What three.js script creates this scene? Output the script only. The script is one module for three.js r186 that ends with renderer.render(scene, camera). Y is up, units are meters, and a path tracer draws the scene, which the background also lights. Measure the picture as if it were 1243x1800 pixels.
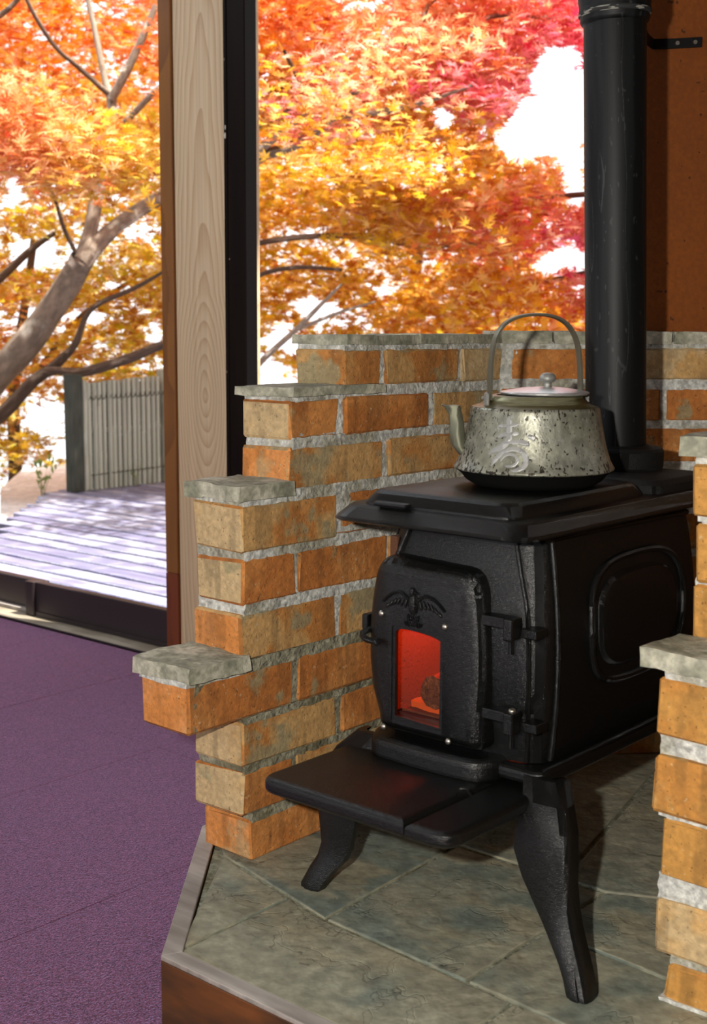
import * as THREE from 'three';
import { mergeGeometries, mergeVertices, toCreasedNormals } from 'three/addons/utils/BufferGeometryUtils.js';
import { RoundedBoxGeometry } from 'three/addons/geometries/RoundedBoxGeometry.js';
import { RectAreaLightUniformsLib } from 'three/addons/lights/RectAreaLightUniformsLib.js';
import { Brush, Evaluator, SUBTRACTION } from 'three-bvh-csg';

// ---------------------------------------------------------------- camera, sky, sun, flash, exposure
const scene = new THREE.Scene();
const V = (x, y, z) => new THREE.Vector3(x, y, z);
const camera = new THREE.PerspectiveCamera(43.474, 1243 / 1800, 0.05, 200);
const EYE = V(0, 0.89, 0), YAW = 49.474 * Math.PI / 180, PITCH = 8.1056 * Math.PI / 180, ROLL = 0.29705 * Math.PI / 180;
const FW = V(Math.cos(PITCH) * Math.sin(YAW), -Math.sin(PITCH), -Math.cos(PITCH) * Math.cos(YAW));
const R0 = V(Math.cos(YAW), 0, Math.sin(YAW)), U0 = R0.clone().cross(FW);
const RT = R0.clone().multiplyScalar(Math.cos(ROLL)).addScaledVector(U0, Math.sin(ROLL));
const UP = U0.clone().multiplyScalar(Math.cos(ROLL)).addScaledVector(R0, -Math.sin(ROLL));
camera.position.copy(EYE);
camera.quaternion.setFromRotationMatrix(new THREE.Matrix4().makeBasis(RT, UP, FW.clone().negate()));
camera.focus = 1.95; camera.userData.fStop = 8;
scene.add(camera);
scene.background = new THREE.Color().setRGB(1.0, 1.02, 1.06);
scene.backgroundIntensity = 1.9;
const sun = new THREE.DirectionalLight(new THREE.Color().setRGB(1, 0.95, 0.86), 12.0);
sun.position.set(5.4, 16, 5.5); sun.target.position.set(3, 0, -4);
sun.castShadow = true; sun.shadow.mapSize.set(2048, 2048);
Object.assign(sun.shadow.camera, { left: -14, right: 14, top: 14, bottom: -14, near: 0.5, far: 40 });
sun.shadow.radius = 1.5;
scene.add(sun, sun.target);
const flash = new THREE.SpotLight(new THREE.Color().setRGB(1, 0.95, 0.87), 7.2, 0, 0.9, 0.6, 2);
flash.position.set(-0.03, 0.93, -0.15); flash.target.position.set(1.35, 0.6, -0.98);
flash.castShadow = true; flash.shadow.mapSize.set(2048, 2048); flash.shadow.radius = 0.7;
scene.add(flash, flash.target);
const renderer = new THREE.WebGLRenderer({ antialias: true });
renderer.toneMapping = THREE.LinearToneMapping;
renderer.toneMappingExposure = 1.0;
renderer.shadowMap.enabled = true;

// ---------------------------------------------------------------- helpers
let seed = 7;
const rnd = () => { seed = (seed * 1664525 + 1013904223) >>> 0; return seed / 4294967296; };
const rr = (a, b) => a + (b - a) * rnd();
const clamp = (x, a, b) => Math.min(b, Math.max(a, x));
const smooth = (a, b, x) => { const t = clamp((x - a) / (b - a), 0, 1); return t * t * (3 - 2 * t); };
const hash = (x, y, s) => { let h = (Math.imul(x, 374761393) + Math.imul(y, 668265263) + Math.imul(s, 1274126177)) | 0; h = Math.imul(h ^ (h >>> 13), 1274126177); return ((h ^ (h >>> 16)) >>> 0) / 4294967296; };
function vn(x, y, px, py, s) {   // periodic value noise
  const ix = Math.floor(x), iy = Math.floor(y), fx = x - ix, fy = y - iy, m = (a, p) => ((a % p) + p) % p;
  const sx = fx * fx * (3 - 2 * fx), sy = fy * fy * (3 - 2 * fy);
  const a = hash(m(ix, px), m(iy, py), s), b = hash(m(ix + 1, px), m(iy, py), s), c = hash(m(ix, px), m(iy + 1, py), s), d = hash(m(ix + 1, px), m(iy + 1, py), s);
  return a + (b - a) * sx + (c - a) * sy + (a - b - c + d) * sx * sy;
}
function fbm(u, v, f, oct, s, fy = f) { let a = 0.5, t = 0, n = 0; for (let i = 0; i < oct; i++) { t += a * vn(u * f, v * fy, f, fy, s + i); n += a; a *= 0.55; f *= 2; fy *= 2; } return t / n; }
function tex(w, h, fn, srgb = true, rep = 1) {
  const d = new Uint8Array(w * h * 4);
  for (let j = 0; j < h; j++) for (let i = 0; i < w; i++) {
    const c = fn(i / w, j / h), o = (j * w + i) * 4;
    if (typeof c === 'number') d[o] = d[o + 1] = d[o + 2] = clamp(c * 255, 0, 255); else for (let k = 0; k < 3; k++) d[o + k] = clamp(c[k], 0, 255);
    d[o + 3] = 255;
  }
  const t = new THREE.DataTexture(d, w, h, THREE.RGBAFormat);
  t.wrapS = t.wrapT = THREE.RepeatWrapping; t.magFilter = THREE.LinearFilter; t.minFilter = THREE.LinearMipmapLinearFilter; t.generateMipmaps = true;
  if (srgb) t.colorSpace = THREE.SRGBColorSpace;
  t.repeat.set(rep, rep); t.needsUpdate = true;
  return t;
}
const mix = (a, b, t) => a.map((x, k) => x + (b[k] - x) * t);
const std = (o) => new THREE.MeshStandardMaterial(o), phy = (o) => new THREE.MeshPhysicalMaterial(o);
const used = new Map();
function numbered(name) { const n = used.get(name) ?? 0; used.set(name, n + 1); return n ? `${name}_${String(n).padStart(3, '0')}` : name; }
function sh(m) { m.castShadow = true; m.receiveShadow = true; return m; }
function tag(o, label, category, group, kind) { Object.assign(o.userData, { label, category }); if (group) o.userData.group = group; if (kind) o.userData.kind = kind; return o; }
function thing(name, label, category, at = [0, 0, 0], { group, kind, turn = 0 } = {}) {
  const g = new THREE.Group(); g.name = numbered(name); g.position.set(...at); g.rotation.y = turn; scene.add(g);
  return tag(g, label, category, group, kind);
}
// a part built in world coordinates goes under a thing: move by minus the thing's origin
function wpart(name, geo, mat, parent, label) {
  const root = parent.isGroup ? parent : parent.parent, p = root.position;
  if (root.parent === scene) geo = geo.clone().translate(-p.x, -p.y, -p.z);
  return part(name, geo, mat, parent, label);
}
function part(name, geo, mat, parent, label) {
  const m = sh(new THREE.Mesh(geo, mat)); m.name = numbered(name); parent.add(m);
  if (label) m.userData.label = label;
  return m;
}
const kindless = (g) => { g = g.index ? g.toNonIndexed() : g; for (const k of Object.keys(g.attributes)) if (!['position', 'normal', 'uv'].includes(k)) g.deleteAttribute(k); if (!g.attributes.uv) g.setAttribute('uv', new THREE.BufferAttribute(new Float32Array(g.attributes.position.count * 2), 2)); return g; };
const merge = (...gs) => mergeGeometries(gs.flat().map(kindless));
function boxUV(g, ou = 0, ov = 0, s = 1) {   // uv in metres from the dominant axis of the normal
  g = g.index ? g.toNonIndexed() : g; const p = g.attributes.position, n = g.attributes.normal, uv = new Float32Array(p.count * 2);
  for (let i = 0; i < p.count; i++) {
    const x = Math.abs(n.getX(i)), y = Math.abs(n.getY(i)), z = Math.abs(n.getZ(i));
    const [a, b] = y > x && y > z ? [p.getX(i), p.getZ(i)] : x > z ? [p.getZ(i), p.getY(i)] : [p.getX(i), p.getY(i)];
    uv[2 * i] = (a + ou) * s; uv[2 * i + 1] = (b + ov) * s;
  }
  g.setAttribute('uv', new THREE.BufferAttribute(uv, 2)); return g;
}
// chamfered box with uneven corners: 44 triangles
function stoneBox(x0, x1, y0, y1, z0, z1, c = 0.003, j = 0.0015) {
  const lo = [x0, y0, z0], hi = [x1, y1, z1], pos = [], P = {};
  for (let k = 0; k < 8; k++) {
    const s = [k & 1, (k >> 1) & 1, (k >> 2) & 1], b = s.map((t, a) => (t ? hi[a] : lo[a]) + rr(-j, j));
    for (let a = 0; a < 3; a++) P[k + '' + a] = b.map((v, i) => i === a ? v : v + (s[i] ? -c : c) * rr(0.7, 1.5));
  }
  const ctr = lo.map((v, i) => (v + hi[i]) / 2);
  const tri = (a, b, d) => {
    const e = b.map((v, i) => v - a[i]), f = d.map((v, i) => v - a[i]), n = [e[1] * f[2] - e[2] * f[1], e[2] * f[0] - e[0] * f[2], e[0] * f[1] - e[1] * f[0]];
    const m = a.map((v, i) => (v + b[i] + d[i]) / 3 - ctr[i]);
    if (n[0] * m[0] + n[1] * m[1] + n[2] * m[2] < 0) pos.push(...a, ...d, ...b); else pos.push(...a, ...b, ...d);
  };
  const quad = (a, b, d, e) => { tri(a, b, d); tri(a, d, e); };
  for (let a = 0; a < 3; a++) {
    const u = 1 << ((a + 1) % 3), v = 1 << ((a + 2) % 3), w = 1 << a;
    for (const t of [0, w]) quad(P[t + '' + a], P[(t | u) + '' + a], P[(t | u | v) + '' + a], P[(t | v) + '' + a]);
    const b = (a + 1) % 3, d = (a + 2) % 3;
    for (const tu of [0, u]) for (const tv of [0, v]) { const k0 = tu | tv, k1 = k0 | w; quad(P[k0 + '' + b], P[k1 + '' + b], P[k1 + '' + d], P[k0 + '' + d]); }
  }
  for (let k = 0; k < 8; k++) tri(P[k + '0'], P[k + '1'], P[k + '2']);
  const g = new THREE.BufferGeometry(); g.setAttribute('position', new THREE.Float32BufferAttribute(pos, 3)); g.computeVertexNormals();
  return g;
}
// a box cut into a grid and roughened by noise (mortar, cap stones)
function roughBox(x0, x1, y0, y1, z0, z1, step, amp, s = 1, freq = 40) {
  const g = new THREE.BoxGeometry(x1 - x0, y1 - y0, z1 - z0, Math.max(1, Math.round((x1 - x0) / step)), Math.max(1, Math.round((y1 - y0) / step)), Math.max(1, Math.round((z1 - z0) / step)));
  g.translate((x0 + x1) / 2, (y0 + y1) / 2, (z0 + z1) / 2);
  g.deleteAttribute('uv'); g.deleteAttribute('normal');
  const m = mergeVertices(g, 1e-5), p = m.attributes.position;
  const n3 = (x, y, z, k) => vn(x * freq + z * freq * 0.7 + 100, y * freq * 1.3 + z * freq * 0.6 + 100, 9999, 9999, s + k) + 0.5 * vn(x * freq * 2.3 + z * 77 + 50, y * freq * 2.7 + 50, 9999, 9999, s + k + 5) - 0.75;
  for (let i = 0; i < p.count; i++) { const x = p.getX(i), y = p.getY(i), z = p.getZ(i); p.setXYZ(i, x + amp * n3(x, y, z, 0), y + amp * 0.7 * n3(x, y, z, 11), z + amp * n3(x, y, z, 23)); }
  m.computeVertexNormals();
  return toCreasedNormals(m, 0.7);
}
function tube(pts, r, seg = 40, rad = 8, closed = false) { return new THREE.TubeGeometry(new THREE.CatmullRomCurve3(pts.map((p) => p.isVector3 ? p : V(...p)), closed), seg, r, rad, closed); }
// tapered tube through points with a radius each, capped
function limb(pts, radii, seg = 24, rad = 8, wob = 0) {
  const cv = new THREE.CatmullRomCurve3(pts), fr = cv.computeFrenetFrames(seg), pos = [], idx = [], uv = [];
  for (let i = 0; i <= seg; i++) {
    const t = i / seg, c = cv.getPoint(t), f = t * (radii.length - 1), k = Math.min(radii.length - 2, Math.floor(f)), r = radii[k] + (radii[k + 1] - radii[k]) * (f - k);
    for (let j = 0; j <= rad; j++) { const a = j / rad * Math.PI * 2, q = r * (1 + wob * (vn(t * 14, (j % rad), 999, 999, 3) - 0.5)); const d = fr.normals[i].clone().multiplyScalar(Math.cos(a) * q).addScaledVector(fr.binormals[i], Math.sin(a) * q).add(c); pos.push(d.x, d.y, d.z); uv.push(j / rad * 0.5, t * 3); }
  }
  for (let i = 0; i < seg; i++) for (let j = 0; j < rad; j++) { const a = i * (rad + 1) + j, b = a + rad + 1; idx.push(a, b, a + 1, b, b + 1, a + 1); }
  const g = new THREE.BufferGeometry(); g.setAttribute('position', new THREE.Float32BufferAttribute(pos, 3)); g.setAttribute('uv', new THREE.Float32BufferAttribute(uv, 2)); g.setIndex(idx); g.computeVertexNormals();
  return g;
}
// rings of points (same count each) skinned into a surface, ends capped by fans
function skin(rings, { closed = true, caps = true, crease = 0.6 } = {}) {
  const n = rings[0].length, pos = [], idx = [];
  for (const r of rings) for (const p of r) pos.push(p[0], p[1], p[2]);
  for (let i = 0; i < rings.length - 1; i++) for (let j = 0; j < (closed ? n : n - 1); j++) { const a = i * n + j, b = i * n + (j + 1) % n, c = a + n, d = b + n; idx.push(a, b, d, a, d, c); }
  if (caps) for (const [i, flip] of [[0, 1], [rings.length - 1, 0]]) {
    const m = [0, 1, 2].map((k) => rings[i].reduce((t, p) => t + p[k], 0) / n), at = pos.length / 3; pos.push(...m);
    for (let j = 0; j < n; j++) { const a = i * n + j, b = i * n + (j + 1) % n; flip ? idx.push(at, b, a) : idx.push(at, a, b); }
  }
  const g = new THREE.BufferGeometry(); g.setAttribute('position', new THREE.Float32BufferAttribute(pos, 3)); g.setIndex(idx);
  const c = toCreasedNormals(g, crease); return kindless(c);
}
function roundRect(x0, x1, y0, y1, r, sh2 = new THREE.Shape()) {
  sh2.moveTo(x0 + r, y0); sh2.lineTo(x1 - r, y0); sh2.absarc(x1 - r, y0 + r, r, -Math.PI / 2, 0); sh2.lineTo(x1, y1 - r); sh2.absarc(x1 - r, y1 - r, r, 0, Math.PI / 2);
  sh2.lineTo(x0 + r, y1); sh2.absarc(x0 + r, y1 - r, r, Math.PI / 2, Math.PI); sh2.lineTo(x0, y0 + r); sh2.absarc(x0 + r, y0 + r, r, Math.PI, Math.PI * 1.5);
  return sh2;
}
const extrude = (s, depth, bt = 0.003, bs = bt, seg = 3, curve = 10) => new THREE.ExtrudeGeometry(s, { depth, bevelEnabled: bt > 0, bevelThickness: bt, bevelSize: bs, bevelOffset: -bs, bevelSegments: seg, curveSegments: curve });
// shape in (z, y) standing in a plane of constant x, growing towards -x (towards the viewer of the stove's front)
const toFront = (g, x) => g.rotateY(-Math.PI / 2).translate(x, 0, 0);      // (a, b, d) -> (x - d, b, a)
const toSide = (g, z) => g.translate(0, 0, z);                             // grows towards +z
const toTop = (g, y, d) => g.rotateX(Math.PI / 2).translate(0, y + d, 0);  // stands d (plus bevels) thick from y up
// a point of the world seen at pixel (px, py) of the 1243 x 1800 frame at a given distance along the view
function at(px, py, depth) { const F = 2257.36; return EYE.clone().addScaledVector(FW, depth).addScaledVector(RT, (px - 621.5) / F * depth).addScaledVector(UP, -(py - 900) / F * depth); }
function pixel(p) { const d = p.clone().sub(EYE), z = d.dot(FW); return [621.5 + 2257.36 * d.dot(RT) / z, 900 - 2257.36 * d.dot(UP) / z, z]; }

// ---------------------------------------------------------------- materials
const grain = tex(512, 512, (u, v) => 0.45 * fbm(u, v, 16, 5, 1) + 0.35 * fbm(u, v, 96, 2, 9) - 0.3 * smooth(0.24, 0.16, fbm(u, v, 90, 2, 31)) + 0.2, false);
function brickTex(base, alt, smear, s, amtA, amtS) {
  return tex(512, 512, (u, v) => {
    const a = smooth(0.42, 0.66, fbm(u, v, 5, 4, s) + amtA), st = smooth(0.5, 0.75, fbm(u, v, 24, 2, s + 5, 4)), sm = smooth(0.56, 0.68, fbm(u, v, 7, 5, s + 9) + amtS);
    let c = mix(base, alt, a); c = mix(c, c.map((x) => x * 0.74), st * 0.5); c = mix(c, smear, sm * 0.75);
    const k = 0.85 + 0.3 * fbm(u, v, 64, 4, s + 20), pit = fbm(u, v, 110, 2, s + 40) < 0.16 ? 0.7 : 1, white = fbm(u, v, 60, 3, s + 60) > 0.8 ? 1 : 0;
    return mix(c.map((x) => x * k * pit), [205, 190, 165], white * 0.5);
  });
}
const ORANGE = [214, 142, 80], TAN = [198, 170, 126], BROWN = [186, 122, 60], SMEAR = [150, 142, 112];
const brickMats = {
  o: std({ map: brickTex(ORANGE, [206, 132, 66], [184, 152, 110], 11, -0.06, -0.1), bumpMap: grain, bumpScale: 0.0016, roughness: 0.92 }),
  t: std({ map: brickTex(TAN, [202, 158, 98], [160, 148, 112], 51, -0.05, -0.06), bumpMap: grain, bumpScale: 0.0016, roughness: 0.94 }),
  m: std({ map: brickTex(BROWN, [194, 152, 96], SMEAR, 91, 0.02, 0.0), bumpMap: grain, bumpScale: 0.002, roughness: 0.92 }),
  r: std({ map: brickTex([190, 138, 68], [186, 128, 60], [178, 150, 104], 171, -0.04, -0.1), bumpMap: grain, bumpScale: 0.0014, roughness: 0.92 }),  // yellower brick of the right wall, also darkened to offset the strong near flash
  b: std({ map: brickTex([182, 112, 52], [202, 134, 70], SMEAR, 131, -0.04, -0.05), bumpMap: grain, bumpScale: 0.002, roughness: 0.92 }),
};
const mortarTex = tex(512, 512, (u, v) => { const n = fbm(u, v, 60, 3, 200), m = fbm(u, v, 6, 4, 210); const k = 0.68 + 0.5 * n; return mix([214, 214, 206], [172, 168, 150], smooth(0.42, 0.7, m)).map((x) => x * k); });
const mortarBump = tex(512, 512, (u, v) => fbm(u, v, 50, 4, 230), false);
const mortarMat = std({ map: mortarTex, bumpMap: mortarBump, bumpScale: 0.003, roughness: 0.98 });
const mortarOld = std({ map: mortarTex, color: new THREE.Color().setRGB(0.5, 0.47, 0.36), bumpMap: mortarBump, bumpScale: 0.004, roughness: 0.98 });
const slateTex = tex(1024, 1024, (u, v) => {
  const a = fbm(u, v, 5, 6, 300), b = fbm(u, v, 14, 5, 310, 7), crack = Math.abs(fbm(u + 0.03 * b, v, 6, 5, 330) - 0.5);
  let c = mix([146, 144, 124], [112, 122, 112], smooth(0.4, 0.62, a)); c = mix(c, [158, 150, 124], smooth(0.55, 0.7, b) * 0.7);
  const k = (0.78 + 0.4 * fbm(u, v, 60, 4, 340)) * (crack < 0.003 ? 0.8 : 1);
  return c.map((x) => x * k);
});
const slateBump = tex(1024, 1024, (u, v) => { const a = fbm(u, v, 6, 6, 300), t = a * 7, st = Math.floor(t) + smooth(0.35, 0.65, t - Math.floor(t)); const crack = Math.abs(fbm(u, v, 6, 5, 330) - 0.5); return st / 7 * 0.7 + 0.3 * fbm(u, v, 40, 4, 350) - (crack < 0.003 ? 0.08 : 0); }, false);
const slateMat = std({ map: slateTex, bumpMap: slateBump, bumpScale: 0.007, roughness: 0.8 });
const capTex = tex(512, 512, (u, v) => { const a = fbm(u, v, 8, 5, 400), k = 0.75 + 0.45 * fbm(u, v, 50, 4, 410); return mix([190, 186, 166], [142, 142, 122], smooth(0.35, 0.65, a)).map((x) => x * k); });
const capMat = std({ map: capTex, bumpMap: slateBump, bumpScale: 0.003, roughness: 0.85 });
const groutMat = std({ map: mortarTex, bumpMap: mortarBump, bumpScale: 0.003, roughness: 0.95, color: new THREE.Color().setRGB(0.45, 0.47, 0.38) });
const carpetTex = tex(512, 512, (u, v) => { const f = fbm(u, v, 128, 2, 500), g = fbm(u, v, 4, 4, 510), k = 0.42 + 1.05 * f; return mix([115, 67, 92], [108, 65, 93], g).map((x) => x * k); });
const carpetBump = tex(512, 512, (u, v) => fbm(u, v, 110, 2, 500), false);
const carpetMat = phy({ map: carpetTex, bumpMap: carpetBump, bumpScale: 0.002, roughness: 1, sheen: 1, sheenColor: new THREE.Color().setRGB(0.5, 0.42, 0.85), sheenRoughness: 0.6 });  // bluish sheen stands in for sky light on the far carpet
function woodTex(w, h, fn, c0, c1, c2) { return tex(w, h, (u, v) => { const r = fn(u, v), f = r - Math.floor(r), ring = Math.pow(f, 2.2); const k = 0.93 + 0.14 * fbm(u, v, 40, 3, 610, 6); return mix(mix(c0, c1, ring), c2, 0.35 * fbm(u, v, 3, 3, 620, 2)).map((x) => x * k); }); }
// a tangential board: rings of a trunk met by the saw give nested ovals and pointed arches
const cedarTex = woodTex(512, 2048, (u, v) => { const x = (u - 0.55 - 0.03 * Math.sin(v * 7 + 1)) * 9, q = Math.abs(v - 0.297), d = 27 * Math.min(q, 0.11) + 5 * Math.max(0, q - 0.11) + 0.5 * fbm(u, v, 3, 2, 632, 12); return Math.sqrt(x * x + d * d + 0.05) * 2.3 + 0.8 * fbm(u, v, 4, 3, 630, 10); }, [206, 182, 148], [180, 148, 112], [196, 158, 124]);
const cedarMat = std({ map: cedarTex, roughness: 0.62 });
const brownWoodTex = woodTex(256, 1024, (u, v) => u * 9 + 1.5 * fbm(u, v, 4, 3, 640, 3), [136, 86, 34], [110, 66, 24], [140, 84, 44]);
const jambMat = std({ map: brownWoodTex, roughness: 0.45 });
const jambRedMat = std({ map: brownWoodTex, color: new THREE.Color().setRGB(0.75, 0.42, 0.42), roughness: 0.5 });
const blackPostTex = tex(256, 1024, (u, v) => { const w = fbm(u, v, 90, 3, 650, 30), e = fbm(u, v, 40, 2, 655, 3); return w > 0.86 && e > 0.55 ? [150, 140, 125] : mix([16, 11, 9], [30, 20, 15], fbm(u, v, 30, 3, 660, 2)); });
const blackPostMat = phy({ map: blackPostTex, roughness: 0.5, specularIntensity: 0.15 });
const darkWoodMat = std({ color: new THREE.Color().setRGB(0.022, 0.014, 0.016), roughness: 0.42 });
const rimTex = tex(512, 512, (u, v) => { const g = fbm(u, v, 4, 4, 670, 40), a = fbm(u, v, 3, 5, 680, 8); return mix([104, 60, 24], [58, 38, 20], smooth(0.35, 0.7, a)).map((x) => x * (0.75 + 0.5 * g)); });
const rimMat = std({ map: rimTex, roughness: 0.55 });
const rimTopTex = tex(512, 256, (u, v) => { const g = fbm(u, v, 40, 5, 690, 4), a = fbm(u, v, 5, 4, 695); return mix([176, 170, 164], [128, 118, 110], a).map((x) => x * (0.8 + 0.4 * g)); });
const rimTopMat = std({ map: rimTopTex, roughness: 0.7 });
const plasterTex = tex(512, 512, (u, v) => { const k = 0.86 + 0.2 * fbm(u, v, 90, 3, 700) + 0.1 * fbm(u, v, 5, 4, 705), s = fbm(u, v, 50, 2, 710) > 0.9 ? 0.6 : 1; return [130 * k * s, 68 * k * s, 16 * k * s]; });
const plasterMat = std({ map: plasterTex, bumpMap: mortarBump, bumpScale: 0.0008, roughness: 0.9 });
const creamMat = std({ color: new THREE.Color().setRGB(0.55, 0.5, 0.42), roughness: 0.95 });
const ironBump = tex(512, 512, (u, v) => 0.55 * fbm(u, v, 90, 3, 800) + 0.45 * fbm(u, v, 14, 4, 810), false, 6);
const ironMat = phy({ color: new THREE.Color().setRGB(0.0035, 0.0038, 0.0036), specularIntensity: 1, roughness: 0.25, bumpMap: ironBump, bumpScale: 0.0009 });
const ironDull = phy({ color: new THREE.Color().setRGB(0.008, 0.008, 0.0075), specularIntensity: 0.5, roughness: 0.6, bumpMap: ironBump, bumpScale: 0.0015 });
const boltMat = std({ color: new THREE.Color().setRGB(0.55, 0.52, 0.45), metalness: 1, roughness: 0.4 });
const pipeTex = tex(512, 1024, (u, v) => { const s = fbm(u + 0.05 * fbm(u, v, 3, 3, 820, 5), v, 26, 3, 830, 2), line = Math.abs(fbm(u + 0.06 * fbm(u, v, 2, 3, 838, 4), v, 10, 3, 840, 2) - 0.5) < 0.006 ? 1 : 0, sp = fbm(u, v, 60, 2, 850) > 0.82 ? 1 : 0; return mix(mix([13, 14, 15], [26, 28, 29], smooth(0.4, 0.7, s)), [92, 94, 94], Math.max(line * 0.45 * smooth(0.3, 0.6, s), sp * 0.35)); });
const pipeMat = phy({ map: pipeTex, roughness: 0.5, specularIntensity: 0.5 });
const kettleTex = tex(2048, 512, (u, v) => {
  const a = fbm(u, v, 60, 3, 900, 20), b = fbm(u, v, 5, 4, 910, 3), p = fbm(u, v, 230, 2, 920, 72), e = fbm(u, v, 9, 3, 930, 3);
  let c = mix([166, 167, 156], [140, 140, 124], smooth(0.35, 0.65, b)); c = c.map((x) => x * (0.72 + 0.5 * a));
  const band = Math.max(smooth(0.36, 0.42, v), smooth(0.16, 0.1, v)), pit = smooth(0.66, 0.71, p + 0.3 * (e - 0.5) + 0.11 * band - 0.02); c = mix(c, [44, 38, 30], pit * 0.9);
  return mix(c, [186, 186, 176], smooth(0.7, 0.76, fbm(u, v, 150, 2, 960, 46)) * 0.4);
});
const kettleBump = tex(2048, 512, (u, v) => 0.6 * fbm(u, v, 230, 2, 920, 72) + 0.4 * fbm(u, v, 220, 2, 940, 60), false);
const kettleMat = std({ map: kettleTex, bumpMap: kettleBump, bumpScale: -0.0003, metalness: 0.5, roughness: 0.4 });
const kettleSmooth = std({ color: new THREE.Color().setRGB(0.36, 0.36, 0.33), metalness: 0.6, roughness: 0.4, bumpMap: grain, bumpScale: 0.0006 });
const kettleOlive = std({ map: tex(256, 256, (u, v) => mix([150, 148, 118], [96, 88, 52], smooth(0.4, 0.65, fbm(u, v, 5, 4, 950))).map((x) => x * (0.8 + 0.4 * fbm(u, v, 50, 3, 955)))), metalness: 0.6, roughness: 0.42 });
const lidMat = std({ color: new THREE.Color().setRGB(0.62, 0.62, 0.62), metalness: 0.75, roughness: 0.38, bumpMap: grain, bumpScale: 0.0004 });
const sootMat = phy({ color: new THREE.Color().setRGB(0.004, 0.004, 0.0037), specularIntensity: 0.2, roughness: 0.8 });

// ---------------------------------------------------------------- room shell
const slab = (name, x0, x1, y0, y1, z0, z1, mat, label) => { const m = sh(new THREE.Mesh(boxUV(new THREE.BoxGeometry(x1 - x0, y1 - y0, z1 - z0)), mat)); m.geometry.translate(0, 0, 0); m.position.set((x0 + x1) / 2, (y0 + y1) / 2, (z0 + z1) / 2); m.name = numbered(name); scene.add(m); return tag(m, label, name.split('_')[0], undefined, 'structure'); };
{
  const f = thing('floor', 'purple carpet tiles covering the room floor up to the door sill', 'floor', [0, 0, 0], { kind: 'structure' });
  part('subfloor', boxUV(new THREE.BoxGeometry(5.9, 0.1, 8.7).translate(0.35, -0.058, -1.75)), darkWoodMat, f);
  // tiles of half a metre, joints read off the seams; the far corners behind the camera are broad strips
  for (let i = 0; i < 5; i++) for (let j = 0; j < 11; j++) {
    const x1 = 2.246 - 0.5 * i, x0 = x1 - 0.4999, z1 = -0.039 - 0.5 * j, z0 = z1 - 0.4991;
    part('carpet_tile', boxUV(stoneBox(x0, x1, -0.008, rr(-0.0005, 0.0002), z0, z1, 0.0005, 0.0001), rnd(), rnd(), 4.6), carpetMat, f);
  }
  part('carpet_strip', boxUV(new THREE.BoxGeometry(2.3, 0.008, 8.5).translate(-1.41, -0.004, -1.75), 0, 0, 2.5), carpetMat, f);
  part('carpet_strip', boxUV(new THREE.BoxGeometry(3.5, 0.008, 2.5).translate(1.5, -0.004, 1.22), 0, 0, 2.5), carpetMat, f);
}
const shell = (name, label, category, boxes) => { const g = thing(name, label, category, [0, 0, 0], { kind: 'structure' }); for (const [x0, x1, y0, y1, z0, z1] of boxes) part(category + '_panel', boxUV(new THREE.BoxGeometry(x1 - x0, y1 - y0, z1 - z0).translate((x0 + x1) / 2, (y0 + y1) / 2, (z0 + z1) / 2)), creamMat, g); };
shell('ceiling', 'plain ceiling over the room and alcove, running out to a short eave', 'ceiling', [[-2.7, 2.62, 2.4, 2.5, -6.2, 2.7], [2.62, 3.5, 2.4, 2.5, -0.75, 2.7]]);
shell('wall_back', 'cream wall round the wide window behind the camera facing the brick hearth', 'wall', [[-2.7, -2.5, 0, 0.35, -6.2, 2.7], [-2.7, -2.5, 2.25, 2.4, -6.2, 2.7], [-2.7, -2.5, 0.35, 2.25, -6.2, -5.6], [-2.7, -2.5, 0.35, 2.25, -0.8, 2.7]]);
slab('wall_side', -2.5, 3.5, 0, 2.4, 2.5, 2.7, creamMat, 'plain cream wall closing the room beside the hearth');
slab('wall_far', -2.5, 2.4, 0, 2.4, -6.2, -6.0, creamMat, 'plain cream wall at the far end of the carpet');
slab('wall_door', 2.3, 2.42, 0, 2.4, -6.0, -5.2, creamMat, 'narrow cream wall left of the sliding door');
slab('wall_lintel', 2.3, 2.42, 2.05, 2.4, -5.2, -1.2, creamMat, 'cream wall strip over the door and window openings');
slab('wall_sill', 2.32, 2.42, 0, 0.5, -2.29, -1.1, creamMat, 'low cream wall under the window opening behind the bricks');
slab('wall_alcove', 3.29, 3.4, 0, 2.4, 0.0, 2.5, creamMat, 'cream wall closing the alcove right of the hearth');
{ // ceiling lamp added out of view for cool fill and iron highlights
  RectAreaLightUniformsLib.init();
  const lamp = thing('added_fill_lamp', 'long white ceiling lamp added for cool fill over the carpet', 'ceiling lamp', [1.2, 2.4, -3.0]);
  part('housing', new RoundedBoxGeometry(0.34, 0.05, 1.25, 3, 0.012).translate(0, -0.027, 0), creamMat, lamp);
  part('diffuser', new RoundedBoxGeometry(0.28, 0.03, 1.19, 3, 0.01).translate(0, -0.062, 0), std({ color: 0xffffff, emissive: new THREE.Color().setRGB(0.85, 0.93, 1), emissiveIntensity: 4, roughness: 0.6 }), lamp);
  const l = new THREE.RectAreaLight(new THREE.Color().setRGB(0.78, 0.9, 1), 13, 0.28, 1.19); l.position.set(1.2, 2.318, -3.0); l.lookAt(1.2, 0, -3.0); scene.add(l);
}
{ // brown plaster wall set diagonally behind the flue
  const g = thing('wall_plaster', 'dark orange brown plaster wall behind the black stove pipe', 'wall', [2.092, 0, -1.166], { kind: 'structure', turn: -Math.PI / 4 });
  part('plaster_face', boxUV(new THREE.BoxGeometry(1.72, 2.4, 0.12).translate(0.86, 1.2, -0.06), 0, 0, 2), plasterMat, g);
}
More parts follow.
